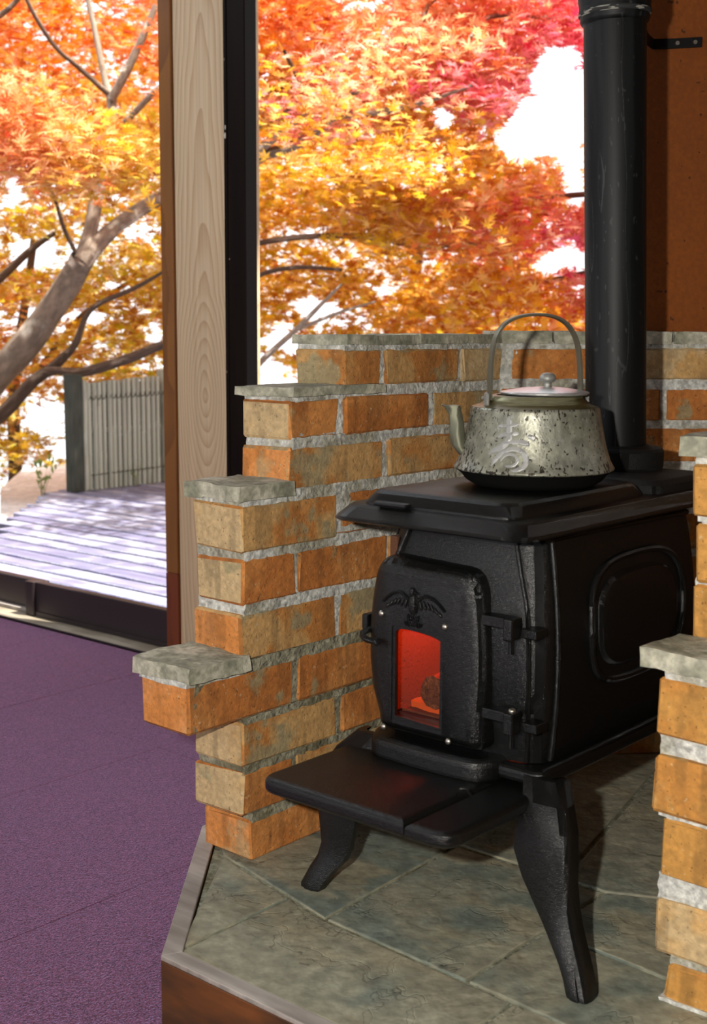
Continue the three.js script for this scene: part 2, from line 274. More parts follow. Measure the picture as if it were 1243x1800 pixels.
{ // posts between the door and the window
  const j = thing('trim_1', 'dark brown varnished door jamb with a redder foot', 'door jamb', [2.36, 0, -2.625], { kind: 'structure' });
  wpart('upper_jamb', boxUV(stoneBox(2.305, 2.43, 0.226, 2.4, -2.648, -2.601, 0.0015, 0), 0, 0, 1), jambMat, j);
  wpart('jamb_edge_highlight', boxUV(stoneBox(2.345, 2.43, 0.01, 2.4, -2.6535, -2.6485, 0.001, 0)), creamMat, j, 'pale strip standing in for daylight on the outer edge');  // pale strip painted in as the daylight rim along the jamb
  wpart('lower_jamb', boxUV(stoneBox(2.3045, 2.43, 0.0, 0.225, -2.6485, -2.601, 0.0015, 0), 0, 0, 1), jambRedMat, j, 'redder replaced foot of the jamb');
  const c = thing('trim_2', 'pale cedar pillar with flame shaped grain beside the door jamb', 'pillar', [2.37, 0, -2.5], { kind: 'structure' });
  const g = kindless(stoneBox(2.313, 2.43, 0, 2.4, -2.6, -2.401, 0.003, 0)), p = g.attributes.position, uv = g.attributes.uv;
  for (let i = 0; i < p.count; i++) uv.setXY(i, (p.getZ(i) + 2.6) / 0.199, p.getY(i) / 2.4);
  wpart('pillar_board', g, cedarMat, c);
  const b = thing('trim_3', 'black lacquered window post right of the pale cedar pillar', 'post', [2.34, 0, -2.346], { kind: 'structure' });
  wpart('post_shaft', boxUV(stoneBox(2.302, 2.345, 0, 2.4, -2.398, -2.327, 0.002, 0), 0, 0, 1.3), blackPostMat, b);
  wpart('post_bead', boxUV(stoneBox(2.299, 2.32, 0, 2.4, -2.3985, -2.388, 0.001, 0), 0.2, 0.4, 1.3), blackPostMat, b);
  wpart('worn_spot', new THREE.SphereGeometry(0.006, 8, 6).scale(0.25, 1.3, 0.6).translate(2.2985, 1.366, -2.393), creamMat, b, 'pale chip in the lacquer');
  wpart('worn_spot', new THREE.SphereGeometry(0.004, 8, 6).scale(0.25, 1.5, 0.6).translate(2.2985, 1.386, -2.392), creamMat, b);
  const s = thing('trim_4', 'pale worn wooden door sill between carpet and sliding door', 'sill', [2.28, 0, -3.9], { kind: 'structure' });
  wpart('sill_board', boxUV(stoneBox(2.247, 2.34, -0.02, 0.006, -5.2, -2.649, 0.003, 0), 0, 0, 2), std({ map: rimTopTex, color: new THREE.Color().setRGB(0.95, 0.9, 0.74), roughness: 0.6 }), s);
  wpart('sill_groove', boxUV(stoneBox(2.247, 2.252, -0.02, 0.007, -5.2, -2.649, 0.001, 0)), darkWoodMat, s);
  const d = thing('door_1', 'low dark brown sliding door rail along the sill', 'door', [2.33, 0, -3.9], { kind: 'structure' });
  wpart('bottom_rail', boxUV(stoneBox(2.318, 2.345, 0.007, 0.113, -3.29, -2.65, 0.002, 0)), darkWoodMat, d);
  wpart('bottom_rail', boxUV(stoneBox(2.345, 2.372, 0.007, 0.11, -5.2, -3.27, 0.002, 0)), darkWoodMat, d);
  wpart('stile', boxUV(stoneBox(2.308, 2.345, 0.007, 0.114, -3.312, -3.27, 0.002, 0)), darkWoodMat, d);
  wpart('rail_strip', boxUV(stoneBox(2.314, 2.32, 0.007, 0.022, -3.27, -2.65, 0.001, 0)), darkWoodMat, d);
  wpart('rail_strip', boxUV(stoneBox(2.325, 2.347, 0.007, 0.018, -5.2, -3.312, 0.001, 0)), rimTopMat, d);
}

// ---------------------------------------------------------------- brick surround
const HY = 0.127, FZ = -1.258, TH = 0.1;
const COURSES = [[0.127, 0.186], [0.196, 0.262], [0.27, 0.335], [0.341, 0.41], [0.425, 0.493], [0.505, 0.569], [0.582, 0.646], [0.66, 0.72], [0.733, 0.79], [0.804, 0.86]];
function brick(parent, x0, x1, y0, y1, z0, z1, m) {   // m: kind of face, or kinds of face and of end where they differ
  const g = boxUV(stoneBox(x0, x1, y0, y1, z0, z1, 0.0032, 0.0022), rnd() * 3, rnd() * 3, 2.6);
  if (m.length === 1) return part('brick', g, brickMats[m], parent);
  const order = [], n = g.attributes.normal.array; for (const end of [false, true]) for (let i = 0; i < n.length / 9; i++) if ((n[i * 9] < -0.8) === end) order.push(i);
  const k = order.filter((i) => !(n[i * 9] < -0.8)).length;
  for (const a of Object.values(g.attributes)) { const w = a.itemSize * 3, c = Float32Array.from(a.array); order.forEach((f, i) => a.array.set(c.subarray(f * w, f * w + w), i * w)); }
  g.addGroup(0, k * 3, 0); g.addGroup(k * 3, (order.length - k) * 3, 1);
  return part('brick', g, [brickMats[m[0]], brickMats[m[1]]], parent);
}
{
  const w = thing('wall_left', 'stepped brick wall with grey stone caps left of the stove', 'brick wall', [0, 0, 0], { kind: 'structure' });
  const rows = [
    [[1.248, 1.45, 'bo'], [1.46, 1.665, 'm'], [1.675, 1.86, 'b']],
    [[1.234, 1.335, 'bt'], [1.345, 1.55, 'm'], [1.56, 1.765, 'b'], [1.775, 1.86, 'm']],
    [[1.234, 1.435, 'mt'], [1.447, 1.65, 'b'], [1.66, 1.86, 'm']],
    [[1.133, 1.34, 'bo'], [1.349, 1.55, 'b'], [1.56, 1.765, 'm'], [1.775, 1.86, 'b']],
    [[1.233, 1.434, 'mo'], [1.443, 1.645, 'm'], [1.655, 1.86, 'b']],
    [[1.236, 1.342, 'bt'], [1.35, 1.552, 'b'], [1.562, 1.765, 'm'], [1.775, 1.86, 'b']],
    [[1.234, 1.434, 'mt'], [1.444, 1.647, 'b'], [1.657, 1.86, 'b']],
    [[1.331, 1.543, 'mo'], [1.555, 1.755, 'm'], [1.766, 1.86, 'b']],
    [[1.335, 1.436, 'bt'], [1.449, 1.658, 'b'], [1.672, 1.86, 'm']],
    [[1.448, 1.538, 'm'], [1.546, 1.737, 'm'], [1.75, 1.862, 't']],
  ];
  const mg = [], old = [];
  rows.forEach((r, i) => {
    const [y0, y1] = COURSES[i];
    for (const [x0, x1, m] of r) brick(w, x0, x1, y0, y1, FZ - TH + rr(-0.002, 0.002), FZ + rr(-0.0025, 0.002), m);
    const up = rows[i + 1] ? Math.max(r[0][0], rows[i + 1][0][0]) : r[0][0], yt = COURSES[i + 1]?.[0] ?? 0.868;
    mg.push(roughBox(r[0][0] + 0.012, 1.87, y0 + 0.003, y1 + 0.002, FZ - TH + 0.004, FZ - 0.004, 0.012, 0.003, i));    // behind the vertical joints
    mg.push(roughBox(up + 0.004, 1.868, y1 - 0.002, yt + 0.002, FZ - TH + 0.003, FZ - 0.0015, 0.005, 0.0032, i + 20, 90));  // bed joint
    if (i < 4) old.push(...mg.splice(0));
  });
  mg.push(roughBox(1.131, 1.24, 0.408, 0.418, FZ - TH + 0.002, FZ - 0.002, 0.007, 0.004, 61, 60), roughBox(1.238, 1.335, 0.644, 0.655, FZ - TH + 0.002, FZ - 0.002, 0.007, 0.004, 62, 60), roughBox(1.338, 1.45, 0.788, 0.796, FZ - TH + 0.002, FZ - 0.002, 0.007, 0.004, 63, 60));
  part('mortar', boxUV(merge(mg), 0, 0, 3), mortarMat, w);
  part('mortar', boxUV(merge(old), 0, 0, 3), mortarOld, w, 'darker weathered mortar of the lower courses');
  const cap = (x0, x1, y0, y1, z0, z1, s, a = 0.007) => part('cap_stone', boxUV(roughBox(x0, x1, y0, y1, z0, z1, 0.009, a, s, 26), rnd(), rnd(), 3), capMat, w);
  cap(1.126, 1.238, 0.416, 0.438, -1.367, -1.247, 70);
  cap(1.226, 1.333, 0.653, 0.674, -1.366, -1.25, 71);
  cap(1.325, 1.535, 0.794, 0.807, -1.364, -1.247, 72, 0.004);
  cap(1.447, 1.62, 0.867, 0.8815, -1.362, -1.25, 73, 0.003);
  cap(1.624, 1.85, 0.868, 0.883, -1.362, -1.25, 74, 0.003);
}
{
  const w = thing('wall_rear', 'diagonal brick wall with stone cap behind the stove pipe', 'brick wall', [1.86, 0, FZ], { kind: 'structure', turn: -Math.PI / 4 });
  const alt = [[0.0, 0.21, 'b'], [0.222, 0.43, 'm'], [0.442, 0.64, 'b']], alt2 = [[0.0, 0.1, 'm'], [0.11, 0.315, 'b'], [0.327, 0.53, 'm'], [0.54, 0.64, 'b']];
  const rows = [alt, alt2, alt, alt2, alt, alt2, alt, [[0.0, 0.21, 'b'], [0.222, 0.45, 'b'], [0.462, 0.64, 'm']], [[0.0, 0.08, 'b'], [0.092, 0.284, 'b'], [0.297, 0.5, 'b'], [0.512, 0.64, 'm']], [[0.022, 0.225, 'b'], [0.237, 0.45, 't'], [0.462, 0.64, 'm']]];
  const mg = [];
  rows.forEach((r, i) => {
    const [y0, y1] = COURSES[i], yt = COURSES[i + 1]?.[0] ?? 0.868;
    for (const [x0, x1, m] of r) brick(w, x0, x1, y0, y1, -TH, rr(-0.0025, 0.002), m);
    mg.push(roughBox(0, 0.64, y0 - 0.006, y1 + 0.004, -TH + 0.004, -0.004, 0.014, 0.003, i), roughBox(0, 0.64, y1 - 0.002, yt + 0.002, -TH + 0.003, -0.0015, 0.006, 0.0032, i + 20, 90));
  });
  part('mortar', boxUV(merge(mg), 0.3, 0.2, 3), mortarMat, w);
  for (const [a, b, s] of [[-0.012, 0.088, 80], [0.092, 0.3, 81], [0.304, 0.64, 82]]) part('cap_stone', boxUV(roughBox(a, b, 0.867, 0.888, -0.11, 0.008, 0.009, 0.004, s, 26), rnd(), rnd(), 3), capMat, w);
}
{
  const w = thing('wall_right', 'stepped orange brick wall end with stone caps at the right edge', 'brick wall', [0, 0, 0], { kind: 'structure' });
  const Z = -0.645, X = 1.29;
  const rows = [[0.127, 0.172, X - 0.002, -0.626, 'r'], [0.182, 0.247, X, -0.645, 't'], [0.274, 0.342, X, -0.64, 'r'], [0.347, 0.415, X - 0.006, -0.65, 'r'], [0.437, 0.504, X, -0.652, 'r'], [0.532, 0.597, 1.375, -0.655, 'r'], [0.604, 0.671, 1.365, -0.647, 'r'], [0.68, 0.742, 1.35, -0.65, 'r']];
  const mg = [];
  rows.forEach(([y0, y1, x, z, m], i) => {
    const half = i % 2 ? 0.102 : 0.208;
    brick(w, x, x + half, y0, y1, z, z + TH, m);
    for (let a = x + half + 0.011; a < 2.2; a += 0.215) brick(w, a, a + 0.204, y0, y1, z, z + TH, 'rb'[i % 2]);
    const yt = rows[i + 1]?.[0] ?? 0.752, xn = rows[i + 1] ? Math.max(x, rows[i + 1][2]) : x;
    mg.push(roughBox(x + 0.012, 2.2, y0 - 0.006, y1 + 0.004, z + 0.004, z + TH - 0.004, 0.014, 0.003, i + 40), roughBox(xn + 0.004, 2.2, y1 - 0.002, yt + 0.002, z + 0.003, z + TH - 0.003, 0.005, 0.0032, i + 50, 90));
  });
  mg.push(roughBox(X + 0.003, 1.4, 0.503, 0.514, Z + 0.0, Z + TH, 0.007, 0.004, 66, 60), roughBox(X - 0.006, X + 0.02, 0.124, 0.131, -0.632, -0.53, 0.005, 0.005, 67, 60));
  part('mortar', boxUV(merge(mg), 0.6, 0.4, 3), mortarMat, w);
  part('cap_stone', boxUV(roughBox(1.283, 1.376, 0.514, 0.537, -0.668, -0.53, 0.009, 0.006, 90, 26), 0.1, 0.2, 3), capMat, w);
  part('cap_stone', boxUV(roughBox(1.34, 1.6, 0.75, 0.772, -0.66, -0.535, 0.009, 0.006, 91, 26), 0.5, 0.2, 3), capMat, w);
}

// ---------------------------------------------------------------- hearth
{
  const h = thing('hearth', 'raised slate hearth with a wooden rim under the stove', 'hearth', [1.5, 0, -0.93]);
  const outline = [[0.972, -1.137], [1.289, -1.406], [1.832, -1.406], [2.7, -0.538], [2.7, -0.36], [1.2, -0.36], [0.972, -0.7]];
  const inset = (d) => { const c = outline; return c.map((p, i) => { const a = c[(i + c.length - 1) % c.length], b = c[(i + 1) % c.length]; const n1 = [-(p[1] - a[1]), p[0] - a[0]], n2 = [-(b[1] - p[1]), b[0] - p[0]]; const l1 = Math.hypot(...n1), l2 = Math.hypot(...n2); const u = [n1[0] / l1 + n2[0] / l2, n1[1] / l1 + n2[1] / l2], q = 1 + (n1[0] * n2[0] + n1[1] * n2[1]) / l1 / l2; return [p[0] + u[0] / q * d, p[1] + u[1] / q * d]; }); };
  const inn = inset(0.025), poly = (pts) => { const s = new THREE.Shape(); pts.forEach(([x, z], i) => i ? s.lineTo(x, z) : s.moveTo(x, z)); return s; };
  const flat = (pts, y0, y1, b = 0) => { const g = new THREE.ExtrudeGeometry(poly(pts), { depth: y1 - y0 - 2 * b, bevelEnabled: b > 0, bevelThickness: b, bevelSize: b, bevelOffset: -b, bevelSegments: 2 }); g.rotateX(Math.PI / 2).translate(0, y1 - b, 0); return g; };
  wpart('grout', boxUV(flat(inset(0.027), 0.0, 0.1235), 0, 0, 3), groutMat, h);
  for (let i = 0; i < outline.length; i++) {
    const k = (i + 1) % outline.length, o0 = outline[i], o1 = outline[k], i1 = inn[k], i0 = inn[i];
    const b = wpart('rim_board', boxUV(flat([o0, o1, i1, i0], 0.0, 0.124, 0.0012), 0, 0, 2), rimMat, h);
    wpart('rim_cap', boxUV(flat([o0, o1, i1, i0], 0.1242, 0.1305, 0.0015), 0, 0, 2), rimTopMat, b, 'greyed worn top edge');
  }
  const L = inset(0.029), e = 0.0022;
  const jx = (z) => z < -1.06 ? 1.18 + (-1.06 - z) * 0.22 : 1.18 - (z + 1.06) * 0.045;
  const slabs = [
    [[1.0, -1.128], [1.26, -1.348], [1.245, -1.36], [jx(-1.24), -1.24], [jx(-1.14), -1.14], [1.01, -1.14]].slice(0, 0),
    [[1.003, -1.1385], [jx(-1.1385), -1.1385], [jx(-1.24), -1.24], [jx(-1.3), -1.3]],
    [[1.001, -1.134], [1.001, -0.757], [jx(-0.757), -0.757], [jx(-1.06), -1.06], [jx(-1.134), -1.134]],
    [[1.001, -0.752], [1.001, -0.71], [1.16, -0.475], [jx(-0.6), -0.475], [jx(-0.752), -0.752]],
    [[jx(-1.3) + 0.006, -1.305], [jx(-1.24) + 0.006, -1.24], [jx(-1.06) + 0.006, -1.06], [1.495, -1.073], [1.5, -1.378], [1.292, -1.378]],
    [[jx(-1.054) + 0.006, -1.054], [jx(-0.826) + 0.006, -0.826], [1.49, -0.824], [1.49, -1.067]],
    [[jx(-0.82) + 0.006, -0.82], [jx(-0.476), -0.476], [1.318, -0.476], [1.336, -0.74], [1.34, -0.818]],
    [[1.346, -0.818], [1.342, -0.74], [1.324, -0.476], [1.6, -0.476], [1.6, -0.6], [1.496, -0.818]],
    [[1.5, -1.378], [1.5, -0.892], [1.97, -1.0], [2.16, -1.05], [1.82, -1.378]],
    [[1.5, -0.885], [1.5, -0.82], [1.606, -0.6], [1.606, -0.39], [2.6, -0.39], [2.6, -0.6], [2.16, -1.043], [1.97, -0.993]],
  ].filter((s) => s.length);
  for (const s of slabs) {
    const g = flat(s, 0.105, 0.127 + rr(-0.0006, 0.0006), e);
    wpart('flagstone', boxUV(g, rnd() * 2, rnd() * 2, 1.15), slateMat, h);
  }
}

// ---------------------------------------------------------------- stove
const SZ = -0.936;   // the stove's middle
{
  const st = thing('wood_stove', 'black cast iron wood stove with a small glass door on cabriole legs', 'stove', [1.5, HY, SZ]);
  const P = (n, g, m = ironMat, par = st, label) => wpart(n, boxUV(kindless(g), 0, 0, 3), m, par, label);
  // body: rounded section that swells at mid height; the front is open behind the door's window
  const win = { z0: -1.012, z1: -0.938, y0: 0.388, y1: 0.508 };
  {
    const ys = []; for (let i = 0; i <= 22; i++) ys.push(0.356 + (0.652 - 0.356) * i / 22);
    const sec = (y) => {
      const t = (y - 0.356) / 0.296, sw = Math.sin(Math.PI * clamp(t * 0.92 + 0.06, 0, 1)), hw = 0.112 + 0.018 * sw + 0.006 * (1 - t), xf = 1.312 - 0.022 * sw, xr = 1.715 + 0.008 * sw, r = 0.036, out = [];
      const arc = (cx, cz, a0, a1) => { for (let k = 0; k <= 5; k++) { const a = a0 + (a1 - a0) * k / 5; out.push([cx + r * Math.cos(a), y, cz + r * Math.sin(a)]); } };
      arc(xf + r, SZ - hw + r, Math.PI * 1.5, Math.PI);                                   // left front corner
      for (const k of [-0.7, -0.35, 0, 0.35, 0.7]) out.push([xf - 0.006 * (1 - k * k), y, SZ + k * (hw - r)]);
      arc(xf + r, SZ + hw - r, Math.PI, Math.PI / 2);
      for (let k = 1; k < 6; k++) out.push([xf + r + (xr - xf - 2 * r) * k / 6, y, SZ + hw]);
      arc(xr - r, SZ + hw - r, Math.PI / 2, 0); arc(xr - r, SZ - hw + r, 0, -Math.PI / 2);
      for (let k = 1; k < 6; k++) out.push([xr - r - (xr - xf - 2 * r) * k / 6, y, SZ - hw]);
      return out;
    };
    const rings = ys.map(sec), n = rings[0].length, pos = rings.flat(2), idx = [];
    for (let i = 0; i < rings.length - 1; i++) for (let j = 0; j < n; j++) {
      const k = (j + 1) % n, a = rings[i][j], b = rings[i][k], front = a[0] < 1.315 && b[0] < 1.315, zc = (a[2] + b[2]) / 2, yc = (a[1] + rings[i + 1][j][1]) / 2;
      if (front && zc > win.z0 - 0.035 && zc < win.z1 + 0.03 && yc > win.y0 - 0.012 && yc < win.y1 + 0.016) continue;
      idx.push(i * n + j, i * n + k, i * n + n + k, i * n + j, i * n + n + k, i * n + n + j);
    }
    const g = new THREE.BufferGeometry(); g.setAttribute('position', new THREE.Float32BufferAttribute(pos, 3)); g.setIndex(idx);
    P('firebox', toCreasedNormals(g, 0.7));
  }
  // fire brick lining
  {
    const liner = std({ color: new THREE.Color().setRGB(0.1, 0.038, 0.016), roughness: 0.95, bumpMap: grain, bumpScale: 0.003 });
    const bx = (x0, x1, y0, y1, z0, z1) => new THREE.BoxGeometry(x1 - x0, y1 - y0, z1 - z0).translate((x0 + x1) / 2, (y0 + y1) / 2, (z0 + z1) / 2);
    P('fire_lining', merge(bx(1.32, 1.66, 0.368, 0.384, -1.04, -0.84), bx(1.306, 1.66, 0.384, 0.62, -1.052, -1.04), bx(1.32, 1.66, 0.384, 0.62, -0.84, -0.828), bx(1.47, 1.49, 0.384, 0.62, -1.04, -0.84), bx(1.32, 1.66, 0.6, 0.615, -1.04, -0.84)), liner);
  }
  // bottom plate and front lip
  P('bottom_plate', toTop(extrude(roundRect(1.29, 1.735, SZ - 0.138, SZ + 0.138, 0.02), 0.006, 0.007), 0.342, 0.006));
  {
    const s = new THREE.Shape(); s.moveTo(1.315, -1.066); s.quadraticCurveTo(1.262, -1.062, 1.258, -1.03); s.quadraticCurveTo(1.252, -0.96, 1.258, -0.895); s.quadraticCurveTo(1.262, -0.862, 1.315, -0.858); s.closePath();
    P('front_lip', toTop(extrude(s, 0.012, 0.011, 0.011, 5), 0.338, 0.012));
  }
  // top: flaring rim, raised cooking plate, its lifter, smoke outlet
  {
    const ring = (x0, x1, z0, z1, r, y) => { const o = []; for (const [cx, cz, a0] of [[x0 + r, z0 + r, Math.PI], [x1 - r, z0 + r, Math.PI * 1.5], [x1 - r, z1 - r, 0], [x0 + r, z1 - r, Math.PI / 2]]) for (let k = 0; k <= 6; k++) { const a = a0 + Math.PI / 2 * k / 6; o.push([cx + r * Math.cos(a), y, cz + r * Math.sin(a)]); } return o; };
    const h = 0.14;
    P('top_rim', skin([[1.3, 1.73, 0.113, 0.026, 0.642], [1.27, 1.74, 0.122, 0.028, 0.648], [1.212, 1.745, 0.148, 0.03, 0.65], [1.207, 1.745, 0.1495, 0.03, 0.6525], [1.21, 1.745, 0.148, 0.03, 0.656], [1.223, 1.745, 0.139, 0.03, 0.668], [1.227, 1.745, 0.136, 0.03, 0.6705], [1.233, 1.745, 0.131, 0.028, 0.6715]].map(([x0, x1, hw, r, y]) => ring(x0, x1, SZ + 0.006 - hw, SZ + 0.006 + hw, r, y)), { crease: 0.5 }).scale(1, 1, 1));
    P('cooking_plate', skin([[1.232, 1.56, 0.117, 0.02, 0.668], [1.233, 1.558, 0.116, 0.02, 0.674], [1.241, 1.552, 0.109, 0.022, 0.6855], [1.245, 1.548, 0.105, 0.022, 0.689], [1.252, 1.54, 0.099, 0.02, 0.6902]].map(([x0, x1, hw, r, y]) => ring(x0, x1, SZ + 0.008 - hw, SZ + 0.008 + hw, r, y)).map((r) => r.map((p) => [p[0], p[1] + (p[0] > 1.4 ? 0 : 0), p[2]])), { crease: 0.5 }));
    P('lifter', merge(new RoundedBoxGeometry(0.014, 0.006, 0.052, 2, 0.0028).translate(1.226, 0.6755, -0.985), new RoundedBoxGeometry(0.022, 0.003, 0.04, 1, 0.0014).translate(1.236, 0.672, -0.985)));
    P('flue_block', skin([[1.565, 1.742, 0.128, 0.02, 0.664], [1.567, 1.74, 0.126, 0.02, 0.682], [1.575, 1.735, 0.118, 0.02, 0.688], [1.582, 1.73, 0.112, 0.02, 0.689]].map(([x0, x1, hw, r, y]) => ring(x0, x1, SZ + 0.008 - hw, SZ + 0.008 + hw, r, y)), { crease: 0.5 }), ironDull);
    const col = new THREE.LatheGeometry([[0.04, 0.688], [0.068, 0.688], [0.07, 0.692], [0.07, 0.715], [0.067, 0.719], [0.052, 0.72], [0.048, 0.723], [0.04, 0.723]].map(([a, b]) => new THREE.Vector2(a, b)), 40).translate(1.7, 0, SZ - 0.005);
    P('flue_collar', col, ironDull);
  }
  // sides: bead under the rim, oval panel with raised middle, upright corner beads
  for (const s of [1, -1]) {
    const z0 = SZ + s * 0.1325, side = (g) => { if (s < 0) g.scale(1, 1, -1).translate(0, 0, 2 * SZ); if (s < 0 && g.index) { const ix = g.index.array; for (let i = 0; i < ix.length; i += 3) { const t = ix[i]; ix[i] = ix[i + 1]; ix[i + 1] = t; } } return g; };
    const zz = SZ + 0.1295, bow = (y) => { const t = (y - 0.356) / 0.296; return SZ + 0.112 + 0.018 * Math.sin(Math.PI * clamp(t * 0.92 + 0.06, 0, 1)) + 0.006 * (1 - t); };
    P('side_bead', side(tube([[1.31, 0.638, bow(0.638)], [1.4, 0.6375, bow(0.637)], [1.55, 0.636, bow(0.636)], [1.69, 0.634, bow(0.634)]], 0.0045, 30, 8)));
    P('corner_bead', side(tube([0.36, 0.4, 0.45, 0.5, 0.55, 0.6, 0.645].map((y) => [1.332 - 0.008 * Math.sin(Math.PI * (y - 0.356) / 0.296), y, bow(y) + 0.0005]), 0.0038, 40, 8)));
    P('corner_bead', side(tube([0.36, 0.4, 0.45, 0.5, 0.55, 0.6, 0.645].map((y) => [1.3075 - 0.02 * Math.sin(Math.PI * (y - 0.356) / 0.296), y, bow(y) - 0.018 - 0.018 * smooth(0.53, 0.66, y)]), 0.003, 40, 8)));
    const oval = (i, n = 4) => { const o = []; const cx = 1.53, cy = 0.516, a = 0.126 - i, b = 0.082 - i; for (let k = 0; k < 64; k++) { const t = k / 64 * Math.PI * 2, c = Math.cos(t), q = Math.sin(t), e = 2 / 3.1; o.push([cx + Math.sign(c) * a * Math.pow(Math.abs(c), e), cy + Math.sign(q) * b * Math.pow(Math.abs(q), e)]); } return o; };
    P('panel_bead', side(tube(oval(0).map(([x, y]) => V(x, y, bow(y) + 0.001)), 0.005, 128, 8, true)));
    P('side_panel', side(skin([[0.018, -0.004], [0.0185, 0.001], [0.023, 0.005], [0.03, 0.0068], [0.045, 0.0075]].map(([i, d]) => oval(i).map(([x, y]) => [x, y, bow(y) + d])), { crease: 0.8 })));
  }
  P('base_bead', tube([[1.3, 0.353, SZ + 0.13], [1.42, 0.355, SZ + 0.134], [1.6, 0.3565, SZ + 0.134], [1.72, 0.357, SZ + 0.13]], 0.0035, 20, 6));
  // door
  {
    const s = new THREE.Shape(); const zl = (y) => -1.045 - 0.02 * Math.sin(Math.PI * clamp((y - 0.36) / 0.25, 0, 1)), zr = (y) => -0.889 + 0.016 * Math.sin(Math.PI * clamp((y - 0.33) / 0.29, 0, 1));
    s.moveTo(-1.028, 0.366); s.lineTo(-0.895, 0.366); s.quadraticCurveTo(-0.878, 0.366, -0.876, 0.384);
    for (const y of [0.42, 0.46, 0.5, 0.54, 0.565]) s.lineTo(zr(y), y);
    s.quadraticCurveTo(-0.886, 0.597, -0.912, 0.598); s.quadraticCurveTo(-0.96, 0.6, -1.022, 0.601); s.quadraticCurveTo(-1.05, 0.6, zl(0.565), 0.565);
    for (const y of [0.54, 0.5, 0.46, 0.42]) s.lineTo(zl(y), y);
    s.lineTo(-1.047, 0.386); s.quadraticCurveTo(-1.046, 0.366, -1.028, 0.366);
    const d = extrude(s, 0.012, 0.022, 0.026, 9, 16); toFront(d, 1.3);
    // the window is cut clean through
    const hole = roundRect(win.z0 - 0.004, win.z1 + 0.004, win.y0 - 0.006, win.y1 + 0.004, 0.004), hg = toFront(new THREE.ExtrudeGeometry(hole, { depth: 0.2, bevelEnabled: false }), 1.4);
    const cut = new THREE.BoxGeometry(0.06, 0.135, 0.112).translate(1.309, 0.449, -0.988);
    const A = new Brush(kindless(d)), B = new Brush(kindless(hg)), B2 = new Brush(kindless(cut)); B2.updateMatrixWorld(); A.updateMatrixWorld(); B.updateMatrixWorld();
    const ev = new Evaluator(); ev.useGroups = false;
    const door = P('door', toCreasedNormals(kindless(ev.evaluate(ev.evaluate(A, B, SUBTRACTION), B2, SUBTRACTION).geometry), 0.5));
    const fr = roundRect(win.z0 - 0.005, win.z1 + 0.005, win.y0 - 0.007, win.y1 + 0.005, 0.004); const h2 = new THREE.Path(); 
    h2.moveTo(win.z0 + 0.001, win.y0 + 0.004); h2.lineTo(win.z1 - 0.001, win.y0 + 0.001); h2.lineTo(win.z1 - 0.001, win.y1 - 0.006); h2.quadraticCurveTo(win.z1 - 0.012, win.y1, win.z0 + 0.02, win.y1 + 0.001); h2.quadraticCurveTo(win.z0 + 0.002, win.y1 + 0.001, win.z0 + 0.001, win.y1 - 0.006); h2.closePath(); fr.holes.push(h2);
    P('window_frame', toFront(extrude(fr, 0.006, 0), 1.2735), ironMat, door);
    const pane = phy({ color: new THREE.Color().setRGB(1, 0.93, 0.86), transmission: 1, thickness: 0, roughness: 0.05, ior: 1.45 });
    P('window_pane', new THREE.BoxGeometry(0.0015, 0.12, 0.074).translate(1.2745, (win.y0 + win.y1) / 2, (win.z0 + win.z1) / 2), pane, door);
    for (const [y, z] of [[0.5245, -1.033], [0.5225, -0.931], [0.3735, -1.028], [0.376, -0.923]]) P('bolt', new THREE.SphereGeometry(0.0042, 12, 8).scale(0.7, 1, 1).translate(1.2655, y, z), boltMat, door, 'bright round bolt head');
    // spread-winged bird cast in relief
    const bird = [], cz = -0.981, cy = 0.541, X0 = 1.2665, el = (y, z, a, b, rot = 0, c = 0.0055) => bird.push(new THREE.SphereGeometry(1, 12, 8).scale(c, a, b).rotateX(rot).translate(X0, cy + y, cz + z));
    el(0.003, 0, 0.015, 0.0085); el(0.0185, -0.001, 0.0075, 0.0055, 0, 0.0055); el(0.0185, 0.005, 0.0022, 0.004, 0.3, 0.005);
    for (const q of [-1, 1]) {
      bird.push(tube([[X0 - 0.002, cy + 0.008, cz + q * 0.006], [X0 - 0.003, cy + 0.0165, cz + q * 0.02], [X0 - 0.002, cy + 0.013, cz + q * 0.034], [X0 - 0.001, cy + 0.001, cz + q * 0.05]], 0.0022, 20, 6));
      for (let k = 0; k < 6; k++) { const t = k / 5, len = 0.013 - 0.004 * t; el(0.003 - 0.008 * t + 0.004 * Math.sin(t * 3), q * (0.012 + 0.03 * t), len * 0.55, 0.0026, q * (-0.25 - 0.5 * t), 0.0028); }
      el(-0.0155, q * 0.007, 0.0055, 0.0028, q * 0.35); for (let k = -1; k <= 1; k++) el(-0.0235, q * 0.0095 + k * 0.0028, 0.0042, 0.0011, q * 0.3 + k * 0.35, 0.0032);
    }
    for (let k = -2; k <= 2; k++) el(-0.018 - 0.001 * Math.abs(k), k * 0.0026, 0.008, 0.0018, k * 0.22, 0.0032);
    P('bird_relief', merge(bird), ironMat, door, 'cast bird with spread wings');
    // latch on the left edge, hinges on the right
    P('latch', merge(tube([[1.285, 0.497, -1.063], [1.262, 0.494, -1.062], [1.254, 0.49, -1.05], [1.257, 0.488, -1.036]], 0.0042, 20, 8), new THREE.SphereGeometry(0.0055, 10, 8).translate(1.257, 0.488, -1.034), new RoundedBoxGeometry(0.03, 0.022, 0.01, 2, 0.003).translate(1.292, 0.505, -1.072)), ironMat, st);
